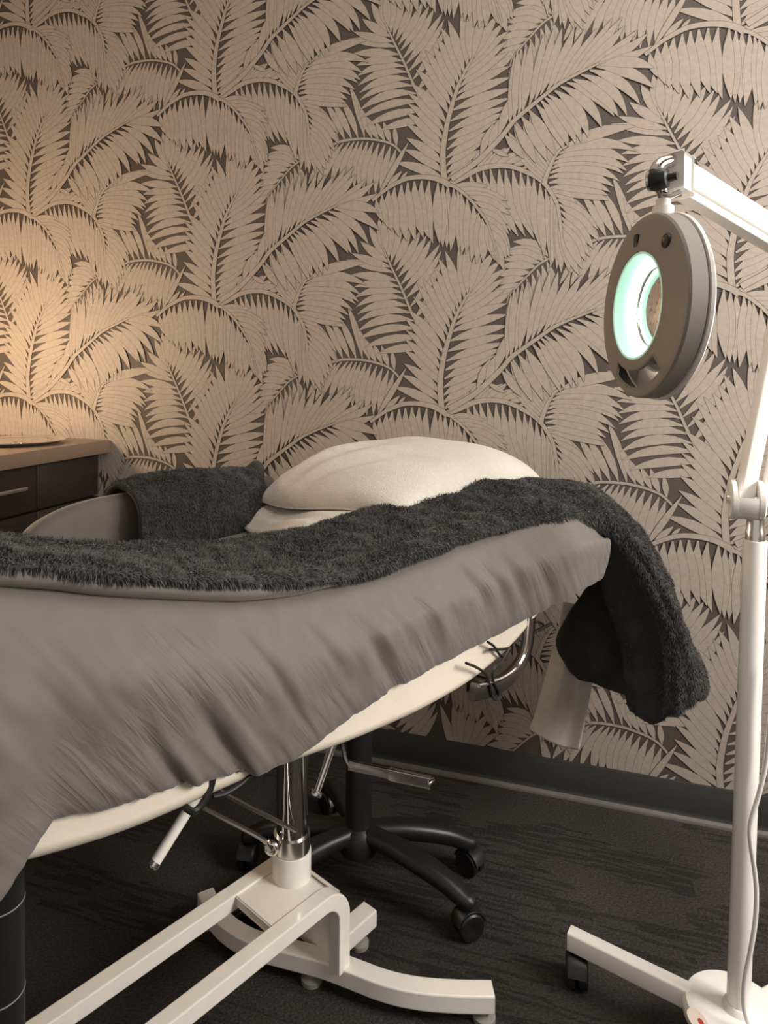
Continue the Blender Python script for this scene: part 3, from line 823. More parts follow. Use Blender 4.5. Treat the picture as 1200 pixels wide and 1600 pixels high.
# ------------------------------------------------------------------ swivel stool standing under the bed
so = on_z(560, 1296, 0.12)
so = np.array([so[0], so[1], 0.0])
st = thing('swivel_stool', 'black five-star swivel stool on castors under the bed', 'stool', so)
m = MB(); m.lathe(so, (0, 0, 1), [(0.030, 0.075), (0.040, 0.080), (0.043, 0.105), (0.036, 0.128), (0.028, 0.134), (0.0265, 0.30), (0.0265, 0.335), (0.016, 0.337), (0.016, 0.49)], 32)
obj('gas_column', m, M_MATTBLACK, st)
m = MB(); m.lathe(so, (0, 0, 1), [(0.08, 0.470), (0.130, 0.476), (0.143, 0.486), (0.146, 0.500), (0.142, 0.517), (0.125, 0.529), (0.08, 0.533), (0.001, 0.534)], 40)
obj('seat', m, M_BLACK, st)
def caster_mb(p, h, r=0.025):
    """twin-wheel castor standing at floor point p, rolling along heading h; returns (fork, wheel, wheel)"""
    hd = np.array([math.cos(h), math.sin(h), 0]); sd = np.array([-hd[1], hd[0], 0])
    p = np.array([p[0], p[1], 0.0])
    fork = MB()
    fork.lathe(p + BZ * (r * 1.75) + hd * -0.004, (0, 0, 1), [(0.006, -0.004), (0.007, 0.004), (0.005, 0.018)], 14)
    arc = [p + BZ * r + hd * (1.12 * r * math.cos(a)) + BZ * (1.12 * r * math.sin(a)) for a in np.linspace(math.radians(15), math.radians(165), 10)]
    fork.tube(arc, 1, sec=rsec(r * 0.62, 0.0022, 0.5), upv=BZ)
    ws = []
    for sg in (-1, 1):
        w_ = MB(); w_.lathe(p + BZ * r + sd * (sg * r * 0.12), sd * sg, [(r * 0.92, 0.0), (r, r * 0.10), (r, r * 0.48), (r * 0.90, r * 0.58), (r * 0.5, r * 0.60), (r * 0.3, r * 0.52), (0.0005, r * 0.52)], 28)
        ws.append(w_)
    return fork, ws
def add_caster(parent, p, h, r=0.025, mname='castor'):
    fk, ws = caster_mb(p, h, r)
    for w_ in ws:
        fk.add(w_.v, w_.f)
    return obj(mname, fk, M_BLACK, parent)
for k, deg in enumerate((-31, 9, 106, 168, 209)):
    a = math.radians(deg) + YAW
    d = np.array([math.cos(a), math.sin(a), 0])
    R = 0.245
    pts = [so + d * 0.02 + BZ * 0.118, so + d * 0.10 + BZ * 0.112, so + d * 0.19 + BZ * 0.092, so + d * (R - 0.01) + BZ * 0.072, so + d * (R + 0.012) + BZ * 0.066]
    sec = rsec(0.022, 0.018, 0.9, 5)
    m = MB(); m.tube(crom(pts, 3), [1.0, 1, 1, 1.05, 1.05, 1.02, 1.0, .96, .92, .88, .84, .78, .5], sec=sec)
    lg = obj('base_leg', m, M_BLACK, st)
    add_caster(lg, so + d * R, a + (0.9, 2.2, 0.3, 1.6, -0.6)[k], 0.0265)

# ------------------------------------------------------------------ magnifying lamp on its wheeled stand
hub = on_z(1153, 1583, 0.09)
lo = np.array([hub[0], hub[1], 0.0])
lamp = thing('magnifying_lamp', 'white magnifying lamp on a wheeled stand, mint ring light switched on', 'lamp', lo)
m = MB(); m.lathe(lo, (0, 0, 1), [(0.060, 0.060), (0.072, 0.064), (0.078, 0.074), (0.078, 0.086), (0.073, 0.0935), (0.060, 0.0965), (0.022, 0.098), (0.019, 0.107), (0.0175, 0.108)], 48)
hb = obj('hub', m, M_LAMPWHITE, lamp)
em = on_z(1090, 1594, 0.0972)
m = MB()
eu = np.array([RT[0], RT[1], 0]); ev = np.array([-RT[1], RT[0], 0])
m.add([em + eu * 0.013 * math.cos(a) + ev * 0.020 * math.sin(a) + BZ * h for h in (-0.003, 0.0008) for a in np.linspace(0, 2 * math.pi, 24, endpoint=False)],
      [tuple(range(24, 48))] + [(k, (k + 1) % 24, 24 + (k + 1) % 24, 24 + k) for k in range(24)])
pl = obj('emblem', m, M_EMBLEM, hb)
pl['label'] = 'small pale oval emblem with a red mark'
em2 = em + eu * 0.003 - ev * 0.004
m = MB()
m.add([em2 + eu * 0.0035 * math.cos(a) + ev * 0.006 * math.sin(a) + BZ * h for h in (0.0, 0.0014) for a in np.linspace(0, 2 * math.pi, 16, endpoint=False)],
      [tuple(range(16, 32))] + [(k, (k + 1) % 16, 16 + (k + 1) % 16, 16 + k) for k in range(16)])
obj('emblem_mark', m, M_RED, hb)
# leg directions: one leg points at the castor seen on the floor
lt = on_z(905, 1478, 0.072)
a0 = math.atan2(lt[1] - lo[1], lt[0] - lo[0])
R = 0.262
for k in range(3):
    a = a0 + k * 2 * math.pi / 3
    d = np.array([math.cos(a), math.sin(a), 0])
    m = MB(); m.tube([lo + d * 0.05 + BZ * 0.0785, lo + d * R + BZ * 0.0785], 1, sec=rsec(0.0125, 0.0165, 0.3))
    lg = obj('leg', m, M_LAMPWHITE, lamp)
    add_caster(lg, lo + d * (R - 0.014), a + (1.9, 0.4, 2.5, 1.1, 0.2)[k], 0.0265)
ptop = at(1181, 812, 1.030)
pd = (ptop - (lo + BZ * 0.09)); pl_ = np.linalg.norm(pd); pd /= pl_
m = MB(); m.lathe(lo + BZ * 0.085, pd, [(0.0165, 0), (0.0165, pl_ - 0.028), (0.0160, pl_ - 0.026)], 32)
obj('pole', m, M_LAMPWHITE, lamp)
m = MB(); m.lathe(lo + BZ * 0.085, pd, [(0.0135, pl_ - 0.03), (0.0135, pl_ - 0.012), (0.0125, pl_ - 0.01), (0.0125, pl_ + 0.01)], 28)
obj('swivel_collar', m, M_STEEL, lamp)
# yoke at the top of the pole
yk = at(1168, 781, 1.030)
ax_ = RT * 0.93 - FW * 0.36
ax_ /= np.linalg.norm(ax_)
ux = np.cross(ax_, FW); ux /= np.linalg.norm(ux)
m = MB()
m.lathe(yk, ax_, [(0.004, -0.0245), (0.026, -0.0245), (0.030, -0.0225), (0.030, -0.0165), (0.0265, -0.0160)], 40)
yo = obj('yoke', m, M_LAMPWHITE, lamp)
m = MB(); m.lathe(yk, ax_, [(0.0265, 0.012), (0.030, 0.0125), (0.030, 0.019), (0.026, 0.0215), (0.004, 0.0215)], 40)
obj('yoke_disc', m, M_LAMPWHITE, yo)
arcp = [yk + (math.cos(a) * np.cross(ax_, BZ) + math.sin(a) * BZ) * 0.0265 for a in np.linspace(math.radians(165), math.radians(375), 18)]
m = MB(); m.tube([p - ax_ * 0.006 for p in arcp], 1, sec=rsec(0.019, 0.0030, 0.4), upv=(arcp[0] - yk))
obj('yoke_saddle', m, M_LAMPWHITE, yo)
m = MB(); m.lathe(yk, ax_, [(0.007, -0.028), (0.007, 0.0225), (0.0045, 0.0245)], 20)
obj('pivot_bolt', m, M_STEEL, yo)
# arms
elbow = at(1246, 392, 1.05)
joint = at(1056, 277, 0.885)
def bar(a, b, w, h, upv, off=0.0, offu=0.0, r=0.25):
    """bar between a and b; w across, h along upv"""
    T = (b - a) / np.linalg.norm(b - a)
    U = np.array(upv, float); U = U - T * (U @ T); U /= np.linalg.norm(U)
    S = np.cross(T, U)
    m = MB(); m.tube([a + S * off + U * offu, b + S * off + U * offu], 1, sec=rsec(w, h, r), upv=U)
    return m
sideL = -RT
obj('lower_arm', bar(yk, elbow, 0.010, 0.0115, RT, off=0.0, offu=-0.006), M_LAMPWHITE, lamp)
obj('lower_arm', bar(yk + np.array([0.004, 0, -0.004]), elbow, 0.006, 0.006, RT, off=0.0, offu=0.021), M_LAMPWHITE, lamp)
m = MB(); m.lathe(elbow, FW, [(0.004, -0.020), (0.031, -0.020), (0.034, -0.016), (0.034, 0.016), (0.031, 0.020), (0.004, 0.020)], 36)
obj('elbow_joint', m, M_LAMPWHITE, lamp)
ja = joint + (elbow - joint) * 0.02
obj('upper_arm', bar(ja, elbow, 0.013, 0.0165, BZ, offu=0.0065, r=0.22), M_LAMPWHITE, lamp)
obj('upper_arm', bar(ja + (elbow - joint) * 0.03, elbow, 0.0105, 0.0055, BZ, offu=-0.0165, r=0.3), M_LAMPWHITE, lamp)
# end casting of the arm, neck knob, neck
T_ = (elbow - joint) / np.linalg.norm(elbow - joint)
m = MB(); m.box(joint + T_ * 0.002 + BZ * 0.003, T_ * 0.011, np.cross(T_, BZ) * 0.0135, BZ * 0.023, 0.004)
ec = obj('arm_end', m, M_LAMPWHITE, lamp)
kn = at(1030, 280, 0.872)
m = MB(); m.lathe(kn, RT * 0.75 - FW * 0.66, [(0.003, -0.013), (0.012, -0.012), (0.0145, -0.006), (0.0145, 0.004), (0.012, 0.010), (0.006, 0.012), (0.005, 0.022)], 28)
kb = obj('friction_knob', m, M_BLACK, ec)
m = MB(); m.lathe(kn, RT * 0.75 - FW * 0.66, [(0.0128, -0.0135), (0.0138, -0.0128), (0.0138, -0.010), (0.0128, -0.0095)], 28)
obj('knob_ring', m, M_CHROME, kb)
m = MB()
m.tube(crom([at(1058, 252, 0.884), at(1045, 252, 0.880), at(1030, 258, 0.876), at(1024, 270, 0.874)], 4), 0.0085, 12)
m.tube(crom([at(1030, 290, 0.876), at(1036, 303, 0.878), at(1040, 316, 0.880)], 4), 0.0075, 12)
obj('neck_fork', m, M_CHROME, ec)
m = MB(); m.tube([at(1036, 303, 0.870), at(1048, 306, 0.862), at(1064, 301, 0.858)], [0.004, 0.0036, 0.0048], 12)
obj('wing_screw', m, M_STEEL, ec)
m = MB(); m.lathe(at(1036, 338, 0.880), (0, 0, 1), [(0.0125, -0.006), (0.0130, 0.0), (0.0130, 0.012), (0.0115, 0.0135), (0.009, 0.0145), (0.009, 0.022)], 28)
obj('neck_socket', m, M_LAMPWHITE, ec)
# head: disc seen at a slant, facing left
HN = -RT * 0.998 - FW * 0.035 + UP * 0.045
HN /= np.linalg.norm(HN)
HC = at(1003, 479, 0.880)
HU = UP - HN * (UP @ HN); HU /= np.linalg.norm(HU)
HV = np.cross(HN, HU)                                    # third axis, lies in the disc
def hp(r, a, h):
    """polar point on the head: angle from its top, h above the outer rim along its facing side"""
    return HC + (HU * math.cos(a) + HV * math.sin(a)) * r + HN * h
NA = 96
def ring_mesh(prof, slot=None, closed=False):
    m = MB()
    vs = [hp(r, 2 * math.pi * k / NA, h) for (r, h) in prof for k in range(NA)]
    fs = []
    n = len(prof)
    for i in range(n if closed else n - 1):
        j = (i + 1) % n
        for k in range(NA):
            l = (k + 1) % NA
            if slot and slot(i, k):
                continue
            fs.append((i * NA + k, j * NA + k, j * NA + l, i * NA + l))
    m.add(vs, fs)
    return m
RO, RI = 0.1185, 0.0700
front = [(RI + 0.0005, -0.0225), (RI, 0.0080), (0.0715, 0.0090), (0.080, 0.0088), (0.0845, 0.0078), (0.1055, 0.0042), (0.1135, 0.0028), (0.1165, 0.0015), (RO, -0.0015), (RO, -0.020), (RO - 0.002, -0.0215)]
mid = NA // 2
def slot(i, k):
    return i == 4 and abs(k - mid) <= 9
m = ring_mesh(front, slot)
hs = obj('lamp_head', m, M_HEAD, lamp, angle=25)
hs['label'] = 'round grey lamp head with a slotted grip at the bottom'
sm_ = hs.modifiers.new('thickness', 'SOLIDIFY'); sm_.thickness = 0.003; sm_.offset = -1
m = ring_mesh([(RI - 0.004, -0.0235), (0.084, -0.0235), (RO - 0.004, -0.0225), (RO + 0.001, -0.0235), (RO + 0.002, -0.027), (RO - 0.002, -0.0305), (0.084, -0.0315), (RI - 0.004, -0.0315)], lambda i, k: (i in (1, 6)) and abs(k - mid) <= 9, closed=True)
obj('back_cover', m, M_LAMPWHITE, hs)
m = ring_mesh([(RI - 0.0005, 0.0083), (RI - 0.002, 0.0088), (RI - 0.0035, 0.0078), (RI - 0.0050, -0.0195), (0.0525, -0.0205)])
obj('diffuser', m, M_MINT, hs)
m = MB(); m.tube([hp(0.0585, a, -0.0135) for a in np.linspace(0, 2 * math.pi, 64, endpoint=False)], 0.0048, 12, closed=True)
ob_tube = obj('ring_tube', m, M_TUBE, hs)
m = MB()
pr_ = [(0.0515, -0.0190), (0.040, -0.0150), (0.025, -0.0120), (0.010, -0.0106), (0.0004, -0.0105)]
pb2 = [(0.0004, -0.0275), (0.010, -0.0274), (0.025, -0.0262), (0.040, -0.0235), (0.0515, -0.0215)]
m = ring_mesh(pr_ + pb2, closed=True)
obj('lens', m, M_LENS, hs)
m = ring_mesh([(0.0520, -0.0170), (0.0545, -0.0165), (0.0545, -0.0240), (0.0520, -0.0235)], closed=True)
obj('lens_bezel', m, M_STEEL, hs)
# small square latch and a dark screw hole on the face
m = MB(); q_ = hp(0.0865, math.radians(4), 0.0085); m.box(q_, HU * 0.008, HV * 0.0045, HN * 0.002, 0.001)
obj('latch', m, M_BLACK, hs)
q_ = hp(0.0975, math.radians(-44), 0.0056)
m = MB(); m.lathe(q_, HN, [(0.0001, 0.0012), (0.0062, 0.0012), (0.0078, 0.0022), (0.0090, 0.0012), (0.0092, -0.001)], 24, cap=False)
obj('screw_hole', m, M_BLACK, hs)
# power cord down the pole
cord = [(1215, 1040, 1.00), (1204, 1120, 1.005), (1197, 1190, 1.01), (1186, 1240, 1.012), (1174, 1282, 1.012), (1172, 1310, 1.012), (1179, 1360, 1.014), (1182, 1395, 1.014), (1180, 1440, 1.014), (1172, 1490, 1.014), (1164, 1530, 1.014), (1162, 1565, 1.014), (1166, 1590, 1.014), (1180, 1625, 1.02)]
m = MB(); m.tube(crom([at(x, y, d) for x, y, d in cord], 5), 0.0034, 10)
cd = obj('power_cord', m, M_LAMPWHITE, lamp)

# ------------------------------------------------------------------ grey sheet over the mattress
def sheet():
    t_all = np.concatenate([np.linspace(-1.0, -0.66, 30), np.linspace(-0.66, 0.40, 270)[1:], np.linspace(0.40, 0.60, 70)[1:], T_END + 0.014 - 0.079 * np.cos(np.linspace(0, math.pi / 2, 26))[1:]])
    rows = []
    for t_ in t_all:
        tc_ = min(t_, T_END + 0.0139)
        zt = float(spl_tab(ZTOP, tc_)) - float(end_drop(tc_)); hem = float(lerp_tab(HEM, tc_))
        a = max(0.0, min(1.0, (tc_ - 0.25) / (T_END + 0.014 - 0.25)))
        hw = 0.275 * max(1 - a ** 4.5, 0) ** 0.36
        sm = float(s_mid(tc_))
        pull = float(smoothstep(0.54, 0.60, -tc_))          # the foot end hangs out further
        b = 0.028 * min(1, hw / 0.12)
        row = [(-hw - 0.012, hem + 0.02), (-hw - b, (hem + zt) / 2), (-hw - 0.01, zt - 0.03), (-hw + 0.05 * hw / 0.275, zt), (-hw * 0.4, zt + 0.006), (hw * 0.3, zt + 0.008),
               (hw - 0.07 * hw / 0.275, zt + 0.002), (hw - 0.012, zt - 0.018 - 0.25 * float(end_drop(tc_))), (hw + 0.016, zt - 0.052 - 0.15 * float(end_drop(tc_))), (hw + b + 0.002 + 0.01 * pull, zt * 0.55 + hem * 0.45),
               (hw + b + 0.012 * pull, zt * 0.28 + hem * 0.72), (hw + b * 0.9 + 0.016 * pull, hem + 0.020), (hw + 0.021 + 0.018 * pull, hem + 0.004), (hw + 0.0135 + 0.018 * pull, hem)]
        rows.append([bed(t_, sm + s_, z_ - (float(crown(t_, sm + s_)) if k_ in (2, 3, 4, 5) else 0.0)) for k_, (s_, z_) in enumerate(row)])
    G = np.array(rows)
    G = np.swapaxes(crom(np.swapaxes(G, 0, 1), 9), 0, 1)
    N = gnormals(G)
    c = G[:, :, :].mean(axis=1, keepdims=True)
    if ((N * (G - c)).sum(2)).mean() < 0:
        N = -N
    nu, nv = G.shape[:2]
    D = np.zeros((nu, nv)); DZ = np.zeros((nu, nv))
    for i in range(nu):
        t_ = t_all[i]
        zt = float(spl_tab(ZTOP, t_)); hem = float(lerp_tab(HEM, t_))
        for j in range(nv):
            p = G[i, j]
            v = j / (nv - 1)
            z = p[2]
            side = float(smoothstep(0.50, 0.66, v))
            h = (z - hem) / max(zt - hem, 0.05)
            # long diagonal drag folds running down towards the head, soft and uneven
            pc_ = 0.80 * t_ + 0.60 * (z - 0.75)
            al_ = 0.60 * t_ - 0.80 * (z - 0.75)
            w1 = mnoise.noise(Vector((pc_ * 17 + 0.6 * mnoise.noise(Vector((al_ * 6, pc_ * 3, 4.0))), al_ * 3.0, 1.3)))
            w2 = 0.35 - 1.6 * abs(mnoise.noise(Vector((pc_ * 36 + 0.5 * w1, al_ * 5.0, 7.7))))
            w3 = 0.35 - 1.6 * abs(mnoise.noise(Vector((pc_ * 90, al_ * 9.0, 2.2))))
            w2 *= float(smoothstep(-0.35, 0.25, mnoise.noise(Vector((t_ * 6, z * 9, 8.0)))))
            amp = side * float(smoothstep(1.02, 0.72, h))
            low = float(smoothstep(0.55, 0.05, h))
            head_ = 1.0 - 0.55 * float(smoothstep(-0.05, 0.12, t_))
            f = amp * head_ * (0.0034 * w1 * (1.0 - 0.5 * low) + 0.0046 * w2 + 0.0020 * w3)
            # sharp tucks
            for (tc0, zc0, wd_, am_) in ((-0.365, 0.685, 0.011, 0.010), (-0.428, 0.685, 0.007, 0.006), (-0.02, 0.735, 0.014, 0.005), (0.10, 0.765, 0.015, 0.008), (0.165, 0.75, 0.012, 0.006), (0.22, 0.745, 0.015, 0.007), (0.31, 0.72, 0.014, 0.006), (-0.13, 0.72, 0.014, 0.004), (-0.30, 0.74, 0.008, 0.004), (-0.22, 0.75, 0.009, 0.004)):
                q = (t_ - tc0) + 0.62 * (z - zc0)
                e = math.exp(-(q / wd_) ** 2) - 0.6 * math.exp(-((q - 1.9 * wd_) / (1.3 * wd_)) ** 2)
                f -= side * am_ * e * math.exp(-((z - zc0) / 0.055) ** 2)
            # gathers round the head corner
            g = float(smoothstep(0.42, 0.58, t_)) * side
            gw = mnoise.noise(Vector((i * 0.11 + 0.03 * j, j * 0.035, 9.0)))
            f += g * 0.0065 * gw * float(smoothstep(1.0, 0.6, h))
            f += (1 - side) * 0.0025 * mnoise.noise(Vector((t_ * 7, v * 6, 5.0)))
            D[i, j] = f
            if v > 0.9:
                DZ[i, j] = (v - 0.9) / 0.1 * (0.004 * mnoise.noise(Vector((t_ * 17, 2.0, 0))) + 0.002 * mnoise.noise(Vector((t_ * 45, 5.0, 0))))
    G = G + N * D[:, :, None]
    G[:, :, 2] += DZ
    m = MB(); m.grid(G, N=N)
    return m
sh = obj('bed_sheet', sheet(), M_CREASED, angle=180)
def fold_map(o):
    me = o.data
    co = np.zeros(len(me.vertices) * 3); me.vertices.foreach_get('co', co)
    co = co.reshape(-1, 3) + np.array(o.location)
    t_ = (co - BC) @ BU; z_ = co[:, 2] - 0.75
    li = np.zeros(len(me.loops), np.int32); me.loops.foreach_get('vertex_index', li)
    uv = np.stack([0.8 * t_ + 0.6 * z_, 0.6 * t_ - 0.8 * z_], 1)[li]
    me.uv_layers.new(name='fold').data.foreach_set('uv', uv.ravel())
fold_map(sh)
tag(sh, 'smooth grey-brown cotton sheet pulled over the whole treatment bed', 'sheet')
so_ = sh.modifiers.new('cloth_thickness', 'SOLIDIFY'); so_.thickness = 0.003; so_.offset = -1
# turned edge of the sheet under the blanket
def folded_edge():
    G = []
    for t_ in np.linspace(-1.0, -0.12, 90):
        k = float(smoothstep(-0.12, -0.30, t_))
        zt = float(spl_tab(ZTOP, t_))
        cz = zt - 0.006 + 0.005 * k
        cs = 0.246 + 0.006 * k
        hz = 0.006 + 0.009 * k
        row = []
        for q in range(16):
            a = 2 * math.pi * q / 16
            row.append(bed(t_, cs - 0.02 + 0.036 * math.cos(a), cz + hz * math.sin(a) + 0.0015 * mnoise.noise(Vector((t_ * 20, q * 0.2, 1)))))
        G.append(row)
    m = MB(); m.grid(np.array(G), closed_v=True)
    m.f.append(tuple(range(16))[::-1]); m.f.append(tuple(89 * 16 + k for k in range(16)))
    return m
fe_ = obj('turned_edge', folded_edge(), M_SHEET, sh, angle=180)

# ------------------------------------------------------------------ plush pile
def pile(G, N, count, parent, name, length=0.009, width=0.0011, lean=(0, 0, -1), lean_amt=0.7, seed=1, keep=None):
    """short fur strands standing on the grid surface G with outward normals N, one mesh"""
    r = np.random.default_rng(seed)
    A, B, C_, Dd = G[:-1, :-1], G[1:, :-1], G[1:, 1:], G[:-1, 1:]
    area = np.linalg.norm(np.cross(B - A, Dd - A), axis=2)
    if keep is not None:
        area = area * keep[:-1, :-1]
    pr = (area / area.sum()).ravel()
    idx = r.choice(len(pr), size=count, p=pr)
    i, j = np.unravel_index(idx, area.shape)
    a = r.random(count)[:, None]; b = r.random(count)[:, None]
    P = A[i, j] * (1 - a) * (1 - b) + B[i, j] * a * (1 - b) + C_[i, j] * a * b + Dd[i, j] * (1 - a) * b
    n = N[i, j]
    # clumps: neighbouring strands share a direction
    cl = np.zeros((count, 3))
    for k in range(3):
        q = P * 95.0
        cl[:, k] = np.sin(q[:, 0] * 1.3 + 2.1 * np.sin(q[:, 1] * 0.9 + k)) + np.sin(q[:, 1] * 1.1 + 1.7 * np.sin(q[:, 2] * 1.2 + 2 * k) + k) + np.sin(q[:, 2] * 1.5 + q[:, 0] * 0.7 + 4 * k)
    d = n + np.array(lean) * lean_amt + cl * 0.22 + r.normal(0, 0.22, (count, 3))
    d /= np.linalg.norm(d, axis=1, keepdims=True)
    L = length * r.uniform(0.65, 1.25, count)[:, None]
    s = np.cross(d, r.normal(0, 1, (count, 3))); s /= np.linalg.norm(s, axis=1, keepdims=True)
    s *= width * r.uniform(0.7, 1.2, count)[:, None]
    droop = np.array(lean) * 0.35
    mid_ = P + d * L * 0.55
    tip = P + (d + droop) / np.linalg.norm(d + droop, axis=1, keepdims=True) * L
    base = P - n * 0.001
    V = np.stack([base - s * 0.5, base + s * 0.5, mid_ - s * 0.42, mid_ + s * 0.42, tip], 1).reshape(-1, 3)
    off = np.zeros(3); p = parent
    while p is not None:
        off = off + np.array(p.location); p = p.parent
    V = V - off
    k5 = np.arange(count)[:, None] * 5
    quads = k5 + np.array([[0, 1, 3, 2]]); tris = k5 + np.array([[2, 3, 4]])
    me = bpy.data.meshes.new(name)
    me.vertices.add(len(V)); me.vertices.foreach_set('co', V.astype(np.float32).ravel())
    loops = np.concatenate([quads.ravel(), tris.ravel()]).astype(np.int32)
    me.loops.add(len(loops)); me.loops.foreach_set('vertex_index', loops)
    starts = np.concatenate([np.arange(count) * 4, count * 4 + np.arange(count) * 3]).astype(np.int32)
    me.polygons.add(2 * count); me.polygons.foreach_set('loop_start', starts)
    me.polygons.foreach_set('loop_total', np.concatenate([np.full(count, 4), np.full(count, 3)]).astype(np.int32))
    me.update(calc_edges=True); me.validate()
    me.materials.append(M_PILE)
    o = bpy.data.objects.new(name, me)
    COL.objects.link(o); o.parent = parent
    o['kind'] = 'stuff'
    return o

# ------------------------------------------------------------------ charcoal plush blanket along the near edge, hanging over the head end
ZE = [(-1.0, 0.985), (-0.75, 0.945), (-0.57, 0.908), (-0.42, 0.862), (-0.3, 0.834), (-0.2, 0.815), (-0.1, 0.806), (0.05, 0.812), (0.25, 0.812), (0.42, 0.803), (0.52, 0.79)]
ctrl = []
for t_ in (-1.0, -0.85, -0.7, -0.57, -0.45, -0.33, -0.22, -0.10, 0.02, 0.14, 0.26, 0.37):
    ze = float(lerp_tab(ZE, t_)); zt = float(spl_tab(ZBLK, t_)); sm = float(s_mid(t_))
    wob = 0.006 * math.sin(t_ * 13.0)
    k = float(smoothstep(-0.05, 0.36, t_))
    zf = max(ze + 0.014, zt + 0.012) + 0.010 * k
    zs = float(spl_tab(ZTOP, t_)) + 0.013
    ctrl.append([bed(t_, sm + 0.215, zt + 0.006), bed(t_, sm + 0.258, ze - 0.003), bed(t_, sm + 0.268, ze + 0.007), bed(t_, sm + 0.246 + wob, zf),
                 bed(t_, sm + 0.205, max(zf - 0.011, zs)), bed(t_, sm + 0.15 - wob, max(zs, zt + 0.020 + 0.014 * k)), bed(t_, sm + 0.10, max(zs, zt + 0.026 + 0.012 * k)), bed(t_, sm + 0.07, zt + 0.018 + 0.010 * k), bed(t_, sm + 0.060, zt + 0.006 + 0.008 * k)])
hang = [
 [(880, 832, 1.32), (905, 829, 1.325), (912, 815, 1.315), (910, 800, 1.325), (905, 782, 1.36), (898, 766, 1.41), (890, 755, 1.47), (878, 752, 1.53), (868, 756, 1.56)],
 [(900, 845, 1.37), (928, 838, 1.365), (945, 826, 1.345), (955, 810, 1.345), (960, 795, 1.38), (952, 780, 1.43), (938, 769, 1.49), (915, 768, 1.56), (905, 775, 1.59)],
 [(930, 885, 1.41), (962, 872, 1.385), (985, 866, 1.355), (1003, 858, 1.345), (1012, 852, 1.37), (1008, 842, 1.43), (990, 828, 1.51), (955, 818, 1.59), (935, 825, 1.62)],
 [(945, 940, 1.44), (985, 925, 1.40), (1018, 922, 1.355), (1040, 924, 1.345), (1052, 932, 1.365), (1047, 930, 1.43), (1020, 915, 1.53), (965, 905, 1.61), (920, 905, 1.63)],
 [(965, 1000, 1.44), (1005, 985, 1.40), (1040, 982, 1.355), (1065, 985, 1.345), (1080, 1000, 1.365), (1074, 1000, 1.43), (1035, 985, 1.53), (955, 970, 1.61), (885, 962, 1.63)],
 [(972, 1050, 1.435), (1015, 1045, 1.40), (1050, 1043, 1.355), (1080, 1043, 1.345), (1102, 1052, 1.365), (1094, 1055, 1.43), (1040, 1035, 1.53), (950, 1015, 1.61), (868, 1003, 1.63)],
 [(978, 1092, 1.435), (1012, 1108, 1.40), (1045, 1112, 1.36), (1078, 1098, 1.35), (1103, 1082, 1.365), (1094, 1085, 1.43), (1035, 1075, 1.53), (955, 1060, 1.61), (885, 1040, 1.63)],
 [(985, 1110, 1.43), (1016, 1132, 1.40), (1045, 1122, 1.37), (1072, 1104, 1.36), (1090, 1092, 1.37), (1082, 1092, 1.43), (1020, 1098, 1.53), (955, 1078, 1.61), (905, 1058, 1.63)],
]
for row in hang:
    ctrl.append([at(x, y, d) for x, y, d in row])
BG = loft(ctrl, 12, 10)
BN = gnormals(BG)
bc = BG[: 12 * 11].mean(axis=1, keepdims=True)
if (BN[: 12 * 11] * (BG[: 12 * 11] - bc)).sum() < 0:
    BN = -BN
dsp = np.zeros(BG.shape[:2])
for i in range(BG.shape[0]):
    for j in range(BG.shape[1]):
        p = BG[i, j]
        dsp[i, j] = 0.005 * nz3(p, 14) + 0.0025 * nz3(p, 34, 3.0) + 0.004 * mnoise.noise(Vector(((p - BC) @ BU * 5, j * 0.12, 2.0)))
        hg = min(1.0, max(0.0, (i - 12 * 13) / 24.0))
        dsp[i, j] += hg * 0.014 * mnoise.noise(Vector((j * 0.17, i * 0.018, 6.0)))
BG = BG + BN * dsp[:, :, None]
BN2 = gnormals(BG)
if (BN2 * BN).sum() < 0:
    BN2 = -BN2
m = MB(); m.grid(BG, N=BN2)
bl = obj('plush_blanket', m, M_PLUSH, angle=180)
tag(bl, 'long charcoal plush blanket along the near edge of the bed, hanging over its head end', 'blanket')
sd_ = bl.modifiers.new('thickness', 'SOLIDIFY'); sd_.thickness = 0.006; sd_.offset = -1
kp = np.ones(BG.shape[:2])
kp[:, :8] = 0.1
nH = BG.shape[0] - 12 * 7
kp[nH:, 55:] = 0.25
kp[12 * 13:, :17] = 0.04
kp[:12] = 0.3
pile(BG, BN2, 210000, bl, 'pile', 0.0070, 0.0010, (0, 0, -1), 0.6, 11, kp)

